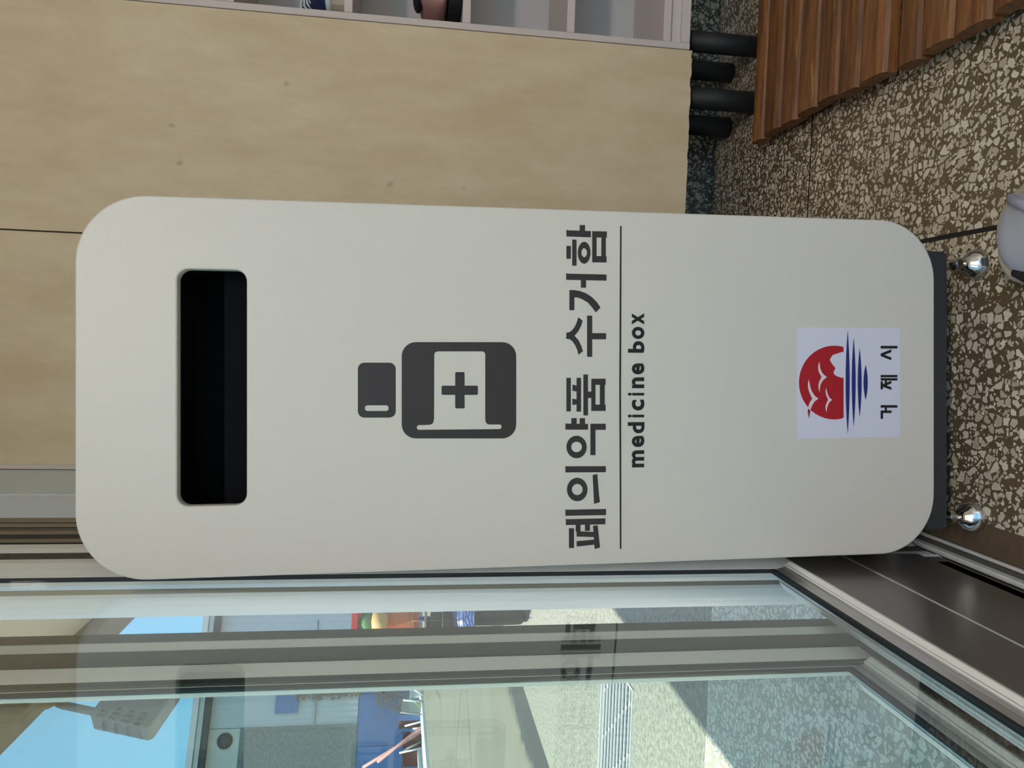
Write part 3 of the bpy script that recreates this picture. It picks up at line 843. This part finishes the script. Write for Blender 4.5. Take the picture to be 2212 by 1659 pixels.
SH = empty('shoe_shelf', (1.15, YC + 0.13, 0))
tag(SH, 'white open shoe shelf with pigeonholes beside the beige cabinet', 'shelf')
SX0, SX1, SY1 = 0.6735, 1.62, 1.925
under(box('side_panel', SX0, SX0 + 0.0145, YC, SY1, 0.184, 1.74, 'shelf', None, 0.001), SH)
under(box('side_panel', SX1 - 0.0145, SX1, YC, SY1, 0.184, 1.74, 'shelf', None, 0.001), SH)
under(box('back_panel', SX0 + 0.0145, SX1 - 0.0145, 1.905, SY1, 0.184, 1.74, 'shelfin', None), SH)
for zt in (0.247, 0.470, 0.702, 0.955, 1.198, 1.443, 1.69):
    under(box('shelf_board', SX0 + 0.015, SX1 - 0.015, YC + 0.001, 1.9045, zt - 0.0175, zt, 'shelf', None, 0.001), SH)
for x in (0.985, 1.295):
    for za_, zb_ in ((0.2475, 0.4520), (0.4705, 0.6840), (0.7025, 0.937), (0.9555, 1.180), (1.1985, 1.425), (1.4435, 1.672)):
        under(box('divider', x, x + 0.0145, YC + 0.002, 1.9045, za_, zb_, 'shelf', None, 0.001), SH)
under(box('plinth', SX0 + 0.015, SX1 - 0.015, YC + 0.010, YC + 0.022, 0.2045, 0.229, 'shelf', None), SH)
under(box('bottom_board', SX0 + 0.015, SX1 - 0.015, YC + 0.0005, 1.9045, 0.184, 0.204, 'shelf', None, 0.001), SH)
for x, y in ((0.709, 1.700), (0.699, 1.845), (1.58, 1.700), (1.58, 1.845)):
    under(lathe('leg', [(0.019, 0.0), (0.0235, 0.004), (0.0235, 0.184), (0.0, 0.184)], 'black', None, 16, (x, y, 0)), SH)

# ------------------------------------------------------------------ duckboards
def duckboard(label, rows, x0, x1):
    t = empty('duckboard', ((x0 + x1) / 2, (rows[0][0] + rows[-1][1]) / 2, 0))
    tag(t, label, 'duckboard', 'wooden duckboards')
    rng = random.Random(3)
    for y0, y1 in rows:
        dx = rng.uniform(-0.008, 0.006)
        bm = bmesh.new()
        w_ = (y1 - y0) / 2; cy = (y0 + y1) / 2
        prof = [(-w_, 0.0), (-w_, 0.017), (-w_ * 0.86, 0.0235), (-w_ * 0.5, 0.027), (0, 0.028), (w_ * 0.5, 0.027), (w_ * 0.86, 0.0235), (w_, 0.017), (w_, 0.0)]
        L_ = (x1 - x0)
        A = [bm.verts.new((-L_ / 2, p[0], p[1])) for p in prof]
        B = [bm.verts.new((L_ / 2, p[0], p[1])) for p in prof]
        for k in range(len(prof)): bm.faces.new((A[k], A[(k + 1) % len(prof)], B[(k + 1) % len(prof)], B[k]))
        bm.faces.new(A[::-1]); bm.faces.new(B)
        o = obj('slat', bm, 'wood')
        o.location = ((x0 + x1) / 2 + dx, cy, 0.022)
        bpy.context.view_layer.update()
        under(o, t)
    ya, yb_ = min(r[0] for r in rows), max(r[1] for r in rows)
    for x in (x0 + 0.012, (x0 + x1) / 2, x1 - 0.06):
        o = box('bearer', x, x + 0.045, ya + 0.004, yb_ - 0.004, 0.0, 0.0218, 'wooddark', None, 0.002)
        under(o, t)
    return t
ys = [1.617, 1.564, 1.488, 1.422, 1.350, 1.281, 1.217, 1.140]
duckboard('reddish wooden slatted duckboard lying in front of the shoe shelf legs', [(b + 0.002, a - 0.002) for a, b in zip(ys, ys[1:])], 0.464, 1.66)
ys = [1.112, 1.057, 0.989, 0.918, 0.85, 0.78, 0.71, 0.64]
duckboard('orange-brown wooden slatted duckboard nearest the camera', [(b + 0.004, a - 0.003) for a, b in zip(ys, ys[1:])], 0.452, 1.66)

# ------------------------------------------------------------------ shoes
def shoe(label, loc, rotz, sole, upper, trim, lining, lace=None, L_=0.27, W_=0.106, Hh=0.095, group=None, toe_up=0.0):
    t = empty('shoe', loc, rotz)
    tag(t, label, 'shoe', group)
    bpy.context.view_layer.update()
    # outline: y forward (toe at +y); widths and heights along the foot
    ts = [0, .03, .08, .16, .28, .42, .56, .68, .78, .87, .94, .98, 1.0]
    ws = [.30, .52, .64, .70, .70, .72, .82, .95, 1.0, .95, .80, .58, .34]
    hs = [.78, .92, 1.0, .98, .92, .93, .84, .68, .58, .52, .44, .34, .24]
    def loft(z_of, w_scale, nseg, h_scale, zoff, closed_bottom=True):
        bm = bmesh.new()
        rings = []
        for tt, ww, hh in zip(ts, ws, hs):
            y = (tt - 0.5) * L_
            ring = []
            for k in range(nseg + 1):
                a = math.pi * k / nseg
                x = math.cos(a) * ww * W_ / 2 * w_scale
                z = zoff + (math.sin(a) ** 0.75) * hh * h_scale
                ring.append(bm.verts.new((x, y * w_scale, z)))
            rings.append(ring)
        for q, s in zip(rings, rings[1:]):
            for k in range(nseg): bm.faces.new((q[k], q[k + 1], s[k + 1], s[k]))
            bm.faces.new((q[0], s[0], s[-1], q[-1]))
        bm.faces.new(rings[0]); bm.faces.new(rings[-1][::-1])
        return bm
    # sole
    bm = bmesh.new()
    top, bot = [], []
    for s_ in (1, -1):
        rng_ = range(len(ts)) if s_ == 1 else range(len(ts) - 1, -1, -1)
        for i in rng_:
            y = (ts[i] - 0.5) * L_ * 1.03; x = s_ * ws[i] * W_ / 2 * 1.09
            bot.append(bm.verts.new((x * 0.97, y, 0.0))); top.append(bm.verts.new((x, y, 0.030)))
    n = len(top)
    for k in range(n): bm.faces.new((bot[k], bot[(k + 1) % n], top[(k + 1) % n], top[k]))
    bm.faces.new(top); bm.faces.new(bot[::-1])
    s = obj('sole', bm, sole, t)
    u = obj('upper', loft(None, 1.0, 12, Hh - 0.03, 0.0295), upper, t, True)
    sub = u.modifiers.new('sub', 'SUBSURF'); sub.levels = 1; sub.render_levels = 1
    # toe cap trim following the toe
    bm = bmesh.new()
    pts = []
    for i in range(7, len(ts)):
        pts.append((ws[i] * W_ / 2 * 1.03, (ts[i] - .5) * L_ * 1.015, 0.034))
    pts = pts + [(-p[0], p[1], p[2]) for p in pts[::-1]]
    add_tube(bm, pts, 0.0075, 8)
    obj('toe_bumper', bm, trim, t, True)
    # opening
    bm = bmesh.new()
    bmesh.ops.create_uvsphere(bm, u_segments=16, v_segments=8, radius=1.0)
    for v in bm.verts: v.co = Vector((v.co.x * W_ * .27, v.co.y * L_ * .17 - L_ * .27, v.co.z * 0.012 + Hh * 0.965))
    obj('opening', bm, lining, t, True)
    if lace:
        for k in range(4):
            y = L_ * (0.00 + 0.055 * k); z = Hh * (0.93 - 0.075 * k)
            tube('lace', [(-W_ * .30, y, z - .012), (-W_ * .15, y + .003, z + 0.004), (W_ * .15, y + .003, z + 0.004), (W_ * .30, y, z - .012)], 0.003, lace, t, 6)
    return t
SNK = shoe('grey suede sneaker with loose lace at the lower edge of the floor', (0.168, 0.738, 0.0), rad(8), 'sh_sole', 'sh_grey', 'sh_trim', 'sh_black', 'sh_lace', L_=0.285, W_=0.118)
# loose lace end hanging over the toe with its tip
tube('lace', [(0.018, 0.060, 0.074), (0.034, 0.088, 0.066), (0.050, 0.118, 0.045), (0.056, 0.132, 0.030)], 0.006, 'sh_lace', SNK, 8)
tube('lace_tip', [(0.0565, 0.1325, 0.030), (0.064, 0.158, 0.006)], 0.0024, 'sh_lace', SNK, 8)
tube('vamp_slit', [(-0.057, 0.045, 0.050), (-0.061, 0.075, 0.048), (-0.057, 0.100, 0.045), (-0.046, 0.118, 0.042)], 0.007, 'sh_black', SNK, 8)
shoe('navy and white striped sneaker in the shoe shelf', (0.752, 1.785, 0.9552), rad(178), 'sh_cream', 'sh_navy', 'sh_sole', 'sh_black', 'sh_sole', L_=0.24, W_=0.09, Hh=0.11)
shoe('pink shoe with cream heel in the shoe shelf', (0.752, 1.79, 0.7022), rad(4), 'sh_black', 'sh_pink', 'sh_cream', 'sh_black', None, L_=0.24, W_=0.092, Hh=0.10)

# ------------------------------------------------------------------ outdoors: porch, yard
PORCH = empty('porch_floor', (-1.3, 0, 0)); tag(PORCH, kind='structure', label='terrazzo and concrete porch outside the glass doors')
PORCH.name = 'floor_porch'
under(box('terrazzo_slab', -2.30, -0.425, -6.0, 1.812, -0.12, 0.0, 'terrout', None), PORCH)
under(box('concrete_slab', -2.30, -0.425, 2.845, 14.0, -0.12, -0.001, 'slab', None), PORCH)
under(box('concrete_slab', -2.30, -0.425, 1.816, 2.43, -0.12, -0.001, 'slab', None), PORCH)
under(box('concrete_slab', -1.20, -0.425, 2.431, 2.844, -0.12, -0.001, 'slab', None), PORCH)
under(box('drain_bed', -2.30, -1.201, 2.431, 2.844, -0.12, -0.0125, 'pit', None), PORCH)
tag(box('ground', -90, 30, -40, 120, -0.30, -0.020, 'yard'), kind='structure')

GR = empty('drain_grate', (-1.75, 2.637, -0.002)); tag(GR, 'galvanised drain grate with long bars set in the porch concrete', 'grate')
for y in (2.436, 2.834):
    under(box('frame_bar', -2.295, -1.206, y, y + 0.008, -0.012, 0.001, 'galv', None), GR)
for x in (-2.295, -1.214):
    under(box('frame_bar', x, x + 0.008, 2.4445, 2.8335, -0.012, 0.001, 'galv', None), GR)
nb = 9
rngg = random.Random(2)
for k in range(nb):
    y = 2.475 + (2.80 - 2.475) * k / (nb - 1)
    bm = bmesh.new()
    add_box(bm, -2.286, -1.215, y - 0.0035, y + 0.0035, -0.0055, 0.0)
    # lugs on the bar, staggered from bar to bar
    for j in range(6):
        xx = -1.27 - j * 0.19 - (k % 5) * 0.036
        if xx > -2.26:
            add_box(bm, xx - 0.008, xx + 0.008, y - 0.011, y + 0.0034, -0.005, -0.0005)
    under(obj('bar', bm, 'galv'), GR)

# porch canopy
CN = empty('canopy', (-1.1, 2.5, 2.5)); tag(CN, kind='structure', label='sand-coloured porch canopy with concrete edge beam')
CN.name = 'ceiling_porch'
under(box('soffit_slab', -1.70, -0.421, -0.6, 9.0, 2.60, 2.76, 'soffit', None), CN)
under(box('edge_beam', -1.85, -1.701, -0.6, 9.0, 2.50, 2.80, 'concrete', None, 0.004), CN)

# ------------------------------------------------------------------ padlock on the outer side of the outer door
PLM = Matrix.Translation((-0.425, 0.862, 1.098)) @ Matrix.Rotation(rad(66), 4, 'Z') @ Matrix.Rotation(rad(16), 4, 'Y')
PL = empty('padlock', mat=PLM)
tag(PL, 'brass combination padlock with four number dials hanging outside the glass', 'padlock')
bpy.context.view_layer.update()
# local: x across, y thickness, z up (shackle side)
sheet('body', [[(-.030, -.034), (-.026, -.038), (.026, -.038), (.030, -.034), (.030, .030), (.026, .034), (-.026, .034), (-.030, .030)]], 0.022, 'brass', PL, 0.002, Matrix.Translation((0, 0.011, 0)) @ STAND)
arc = [(-.017, 0, .030), (-.017, 0, .076)] + [(-.017 + .017 * (1 - math.cos(rad(a))), 0, .076 + .017 * math.sin(rad(a))) for a in range(15, 180, 15)] + [(.017, 0, .076), (.017, 0, .030)]
tube('shackle', arc, 0.0045, 'dial', PL, 10)
for k in range(4):
    z = 0.020 - k * 0.0145
    d = lathe('dial', [(0.0, 0), (0.0125, 0), (0.0125, 0.008), (0.0, 0.008)], 'dial', PL, 20, (-0.0215, 0.0, z - 0.004), False)
    cu = bpy.data.curves.new('digits', 'FONT'); cu.body = ('23', '789', '234', '890')[k]; cu.size = 0.0095; cu.extrude = 0.0002; cu.space_character = 1.3
    tmp = bpy.data.objects.new('digits_tmp', cu); C.objects.link(tmp)
    me = bpy.data.meshes.new_from_object(tmp.evaluated_get(bpy.context.evaluated_depsgraph_get()))
    bpy.data.objects.remove(tmp); bpy.data.curves.remove(cu); me.materials.clear()
    me.transform(Matrix.Translation((-0.031, -0.0129, z - 0.0035)) @ STAND)
    link('digits', me, 'sh_black', d)
for x, z in ((.018, .022), (.018, -.026), (.002, -.028)):
    lathe('rivet', [(0.0, -.001), (0.004, -.001), (0.004, .0006), (0.0, .0006)], 'dial', PL, 14, (0, 0, 0), False).matrix_local = Matrix.Translation((x, -0.0112, z)) @ Matrix.Rotation(rad(90), 4, 'X')
# hasp chain loop above it
HP = empty('hasp', (-0.400, 0.83, 1.20)); tag(HP, 'rusty hasp staple holding the padlock on the outer door', 'hasp')
under(box('plate', -0.392, -0.3815, 0.765, 0.80, 1.17, 1.24, 'vine', None, 0.001), HP)
bm = bmesh.new()
add_tube(bm, [(-.386, .79, 1.188), (-.400, .82, 1.186), (-.415, .85, 1.185), (-.424, .88, 1.187), (-.423, .894, 1.190), (-.417, .900, 1.195), (-.409, .892, 1.200), (-.400, .86, 1.203), (-.392, .82, 1.205), (-.386, .79, 1.206)], 0.0045, 8)
under(obj('staple', bm, 'vine', None, True), HP)
under(box('keeper_plate', -0.345, -0.3425, 0.772, 0.812, 1.275, 1.36, 'dial', None, 0.0005), KP)
under(box('keeper_lip', -0.3426, -0.334, 0.772, 0.776, 1.285, 1.35, 'alu', None, 0.0005), KP)
under(lathe('screw', [(0.0, 0), (0.004, 0), (0.004, .0015), (0.0, .0018)], 'gasket', None, 12, (0, 0, 0), False), KP).matrix_local = Matrix.Translation((0.003, 0.002, 0.01)) @ Matrix.Rotation(rad(90), 4, 'Y')

# ------------------------------------------------------------------ parked scooter glimpsed through the gap
SCM = empty('bicycle', (-1.86, 4.78, 0), rad(21)); tag(SCM, 'parked bicycle with wire basket and orange front seen in the gap between door stiles', 'bicycle')
bpy.context.view_layer.update()
# local: -y faces the doors
def torus(name, R_, r_, mat, parent, mtx, n=32, m_=10):
    bm = bmesh.new()
    rg = [[bm.verts.new(mtx @ Vector(((R_ + r_ * math.cos(b)) * math.cos(a), (R_ + r_ * math.cos(b)) * math.sin(a), r_ * math.sin(b)))) for b in [2 * math.pi * j / m_ for j in range(m_)]] for a in [2 * math.pi * i / n for i in range(n)]]
    for i in range(n):
        for j in range(m_):
            bm.faces.new((rg[i][j], rg[(i + 1) % n][j], rg[(i + 1) % n][(j + 1) % m_], rg[i][(j + 1) % m_]))
    return obj(name, bm, mat, parent, True)
WM = Matrix.Translation((0.02, -0.05, 0.262)) @ Matrix.Rotation(rad(90), 4, 'Y')
wh = torus('wheel', 0.21, 0.05, 'rubber', SCM, WM)
lathe('hub', [(0.0, -.04), (0.05, -.04), (0.16, -0.02), (0.16, 0.02), (0.05, .04), (0, .04)], 'wire', wh, 20).matrix_local = WM
bm = bmesh.new()
prev = None
for k in range(15):
    a = rad(20 + 150 * k / 14)
    ring = [bm.verts.new((0.02 + dx, -0.05 - math.cos(a) * (0.285 + dr), 0.262 + math.sin(a) * (0.285 + dr))) for dx, dr in ((-.085, -.02), (-.07, .012), (0, .022), (.07, .012), (.085, -.02), (.07, -.01), (0, .004), (-.07, -.01))]
    if prev:
        for j in range(8): bm.faces.new((prev[j], prev[(j + 1) % 8], ring[(j + 1) % 8], ring[j]))
    prev = ring
obj('fender', bm, 'scblue', SCM, True)
tube('steering_column', [(0.02, .06, .78), (0.02, .02, 1.05)], .02, 'wire', SCM, 10)
bm = bmesh.new(); add_box(bm, -.16, .18, -.02, .06, .70, .90, .03, 2); obj('front_cowl', bm, 'scorange', SCM)
lathe('headlamp', [(0, -.05), (.055, -.04), (.075, 0), (.06, .05), (0, .06)], 'scamber', SCM, 20, (.01, -.06, .945))
lathe('bag', [(0, 0), (.07, .0), (.085, .04), (.06, .09), (0, .10)], 'scgreen', SCM, 14, (.0, .02, .99))
bm = bmesh.new(); add_box(bm, -.10, .12, -.05, .08, 1.065, 1.13, .025, 2); obj('handlebar_cover', bm, 'scred', SCM)
tube('handlebar', [(-.32, .02, 1.06), (-.1, .0, 1.05), (.1, .0, 1.05), (.32, .02, 1.06)], .016, 'rubber', SCM, 10)
for s in (-1, 1):
    tube('fork', [(.02 + s * .08, .06, .78), (.02 + s * .08, -.05, .262)], .014, 'wire', SCM, 8)
bk = empty('basket'); bk.parent = SCM
BX0, BX1, BY0, BY1 = -.17, .19, -.34, -.06
for z in (.46, .56, .66, .76):
    tube('wire', [(BX0, BY0, z), (BX1, BY0, z), (BX1, BY1, z), (BX0, BY1, z), (BX0, BY0, z)], .0035, 'wire', bk, 6)
for i in range(7):
    x = BX0 + (BX1 - BX0) * i / 6
    tube('wire', [(x, BY0, .76), (x, BY0, .46), (x, BY1, .46), (x, BY1, .76)], .0028, 'wire', bk, 6)
bm = bmesh.new(); add_box(bm, -.12, .06, -.28, -.12, .47, .66, .03, 2); obj('basket_load', bm, 'rubber', SCM)
bm = bmesh.new(); add_box(bm, -.09, .11, .62, .88, .72, .80, .03, 3); obj('seat', bm, 'rubber', SCM)
tube('frame', [(0.02, .05, .74), (0.02, .45, .34), (0.02, .62, .34), (0.02, .74, .72)], .018, 'scblue', SCM, 10)
tube('frame', [(0.02, .62, .34), (0.07, 1.05, .262)], .012, 'scblue', SCM, 8)
torus('wheel', 0.21, 0.05, 'rubber', SCM, Matrix.Translation((0.02, 1.05, 0.262)) @ Matrix.Rotation(rad(90), 4, 'Y'))

# ------------------------------------------------------------------ house and junk across the yard
HB = rad(26)
HM = Matrix.Translation((-34 * math.sin(HB), 34 * math.cos(HB), -0.02)) @ Matrix.Rotation(HB, 4, 'Z')
HOUSE = empty('shed_house', mat=HM); tag(HOUSE, 'pale sheet-clad shed house with blue lower panel across the yard', 'building')
bpy.context.view_layer.update()
# local: x along the facade (right +), -y towards the camera, z up
def hb(name, *a, bev=0.0, mat='corr'):
    bm = bmesh.new(); add_box(bm, *a, bev); return obj(name, bm, mat, HOUSE)
hb('core_wall', -6, 6, 0.15, 6, 0, 8.9, mat='cream')
def corrugated(x0, x1, z0, z1, mat='corr', pitch=0.24):
    bm = bmesh.new()
    pts = []
    x = x0
    while x < x1 - 1e-6:
        pts += [(x, 0.04), (x + pitch * .35, 0.04), (x + pitch * .5, 0.028), (x + pitch * .85, 0.028)]
        x += pitch
    pts.append((x1, 0.04))
    A = [bm.verts.new((p[0], p[1], z0)) for p in pts]; B = [bm.verts.new((p[0], p[1], z1)) for p in pts]
    for k in range(len(pts) - 1): bm.faces.new((A[k], A[k + 1], B[k + 1], B[k]))
    A2 = [bm.verts.new((p[0], 0.12, z0)) for p in pts]; B2 = [bm.verts.new((p[0], 0.12, z1)) for p in pts]
    bm.faces.new(A[::-1] + A2); bm.faces.new(B + B2[::-1])
    return obj('cladding_sheet', bm, mat, HOUSE)
corrugated(-1.10, 1.0, 2.6, 8.55)
corrugated(1.02, 3.2, 2.6, 8.55)
corrugated(3.22, 5.9, 2.6, 8.55)
hb('upper_band', -5.9, -1.12, 0.0, 0.13, 7.2, 8.55, mat='cream')
hb('grey_panel', -5.9, -1.15, 0.02, 0.13, 2.6, 7.1, mat='greysheet')
hb('panel_trim', -5.9, -1.12, -0.02, 0.13, 7.02, 7.2, mat='greysheet')
hb('panel_trim', -1.24, -1.10, -0.03, 0.13, 2.6, 7.1, mat='greysheet')
for i in range(6):
    hb('blue_sheet', -5.9 + i * 1.97, -5.9 + i * 1.97 + 1.95, -0.04, 0.13, 0.15, 2.55, mat='bluesheet')
hb('awning_sheet', -0.62, 0.05, -0.12, 0.0, 5.0, 5.9, mat='bluesheet')
hb('eave', -6.2, 6.2, -0.35, 6.2, 8.62, 8.80, mat='corr')
hb('eave', -6.2, 6.2, -0.45, 6.2, 8.82, 9.05, mat='corr')
hb('gutter', -6.2, 6.2, -0.30, 0.0, 8.40, 8.60, mat='ventdark')
lathe('vent', [(0.0, 0), (0.22, 0), (0.30, 0.06), (0.0, 0.08)], 'ventdark', HOUSE, 20).matrix_local = Matrix.Translation((-1.55, 0.0, 7.75)) @ Matrix.Rotation(rad(90), 4, 'X')
o = tube('downpipe', [(-1.05, -0.05, 4.3), (0.0, -0.05, 4.3), (0.06, -0.05, 4.36), (3.0, -0.05, 4.42)], 0.03, 'pipegrey', HOUSE)
# vines on the wall
bm = bmesh.new()
rv = random.Random(11)
for k in range(220):
    z = rv.uniform(2.3, 5.1); x = 0.02 + rv.gauss(0, .09) + (5 - z) * 0.05; y = -0.10 - rv.random() * .12
    s = rv.uniform(.02, .06)
    add_box(bm, x - s, x + s, y - s * .3, y + s * .3, z - s, z + s)
for k in range(160):
    z = rv.uniform(.5, 1.9); x = 0.0 + rv.gauss(0, .28) - (1.9 - z) * .3; y = -0.15 - rv.random() * .2
    s = rv.uniform(.02, .06)
    add_box(bm, x - s, x + s, y - s * .3, y + s * .3, z - s, z + s)
tag(under(obj('vine', bm, 'vine'), HOUSE), kind='stuff')
bpy.data.objects['vine'].matrix_parent_inverse = Matrix.Identity(4)

# white kerb and narrow channel
KB = empty('trim_3', (-13, 24, 0)); tag(KB, kind='structure')
p0, p1 = Vector((-10.4, 13.0, 0)), Vector((-16.2, 38.8, 0))
d = (p1 - p0).normalized(); nrm = Vector((-d.y, d.x, 0))
if nrm.x > 0: nrm = -nrm
def strip(name, a, b, o0, o1, z0, z1, mat):
    bm = bmesh.new()
    vs = []
    for z in (z0, z1):
        for q in (a + nrm * o0, b + nrm * o0, b + nrm * o1, a + nrm * o1):
            vs.append(bm.verts.new((q.x, q.y, z)))
    for q in ((3, 2, 1, 0), (4, 5, 6, 7), (0, 1, 5, 4), (1, 2, 6, 5), (2, 3, 7, 6), (3, 0, 4, 7)):
        bm.faces.new([vs[i] for i in q])
    return under(obj(name, bm, mat), KB)
strip('kerb_stone', p0, p1, 0.0, 0.9, -0.02, 0.06, 'kerb')
strip('gutter_channel', p0, p1, 0.9, 2.0, -0.02, 0.0, 'greysheet')
strip('kerb_stone', p0, p1, 2.0, 2.3, -0.02, 0.14, 'kerb')

def yardpt(bear, dist): return Vector((-math.sin(rad(bear)) * dist, math.cos(rad(bear)) * dist, 0))
# junk between kerb and shed
for i, (b0, z0, b1, z1, lab) in enumerate(((30.6, 2.15, 28.6, 0.10, 'upper of two long pink pipes leaning in the junk by the shed'), (30.3, 1.60, 28.3, 0.10, 'lower of two long pink pipes leaning in the junk by the shed'))):
    q0, q1 = yardpt(b0, 31 - 0.9 * i), yardpt(b1, 30.4 - 0.9 * i)
    tag(tube('pipe', [(q0.x, q0.y, z0), (q1.x, q1.y, z1)], 0.055, 'pink'), lab, 'pipe')
q = yardpt(29.0, 31.6)
def junkbox(name, bear, dist, w_, h_, d_, mat, label, cat, tilt=0.0):
    q = yardpt(bear, dist)
    bm = bmesh.new(); add_box(bm, -w_ / 2, w_ / 2, -d_ / 2, d_ / 2, 0, h_, min(w_, h_, d_) * .12, 2)
    # rim or lid so the thing is more than a block
    add_box(bm, -w_ / 2 * 1.06, w_ / 2 * 1.06, -d_ / 2 * 1.06, d_ / 2 * 1.06, h_ * .92, h_)
    o = obj(name, bm, mat)
    o.location = (q.x, q.y, -0.02); o.rotation_euler = (0, tilt, rad(bear) )
    return tag(o, label, cat)
junkbox('crate', 29.6, 32.2, 1.2, 0.75, 0.8, 'rust', 'rusty brown crate in the junk below the pink pipes', 'crate')
junkbox('crate', 27.7, 32.9, 0.7, 0.9, 0.6, 'rust', 'rusty crate standing upright beside the pink pipes', 'crate')
junkbox('bin', 26.9, 31.0, 0.45, 0.8, 0.45, 'pipegrey', 'grey bin among the junk by the shed', 'bin')
junkbox('bucket', 26.0, 31.6, 0.4, 0.5, 0.4, 'galv', 'pale bucket nearest the door stile in the shed junk', 'bucket')
junkbox('board', 27.6, 31.6, 0.22, 0.95, 0.08, 'bluesheet', 'small blue plank leaning in the shed junk', 'plank')

rs = random.Random(21)
for k in range(9):
    b = 26.2 + k * 0.42
    if k == 6: continue
    q = yardpt(b, 29.4 + (k % 3) * 0.4)
    z1 = rs.uniform(0.35, 0.95); dx = rs.uniform(-0.5, 0.5)
    o = tube('stick', [(q.x, q.y, 0.0), (q.x + dx, q.y + 0.2, z1)], 0.035, ('galv', 'corr', 'leafgreen', 'pipegrey')[k % 4])
    tag(o, 'thin scrap stick poking up from the junk pile by the shed', 'stick', 'scrap sticks in the junk pile')
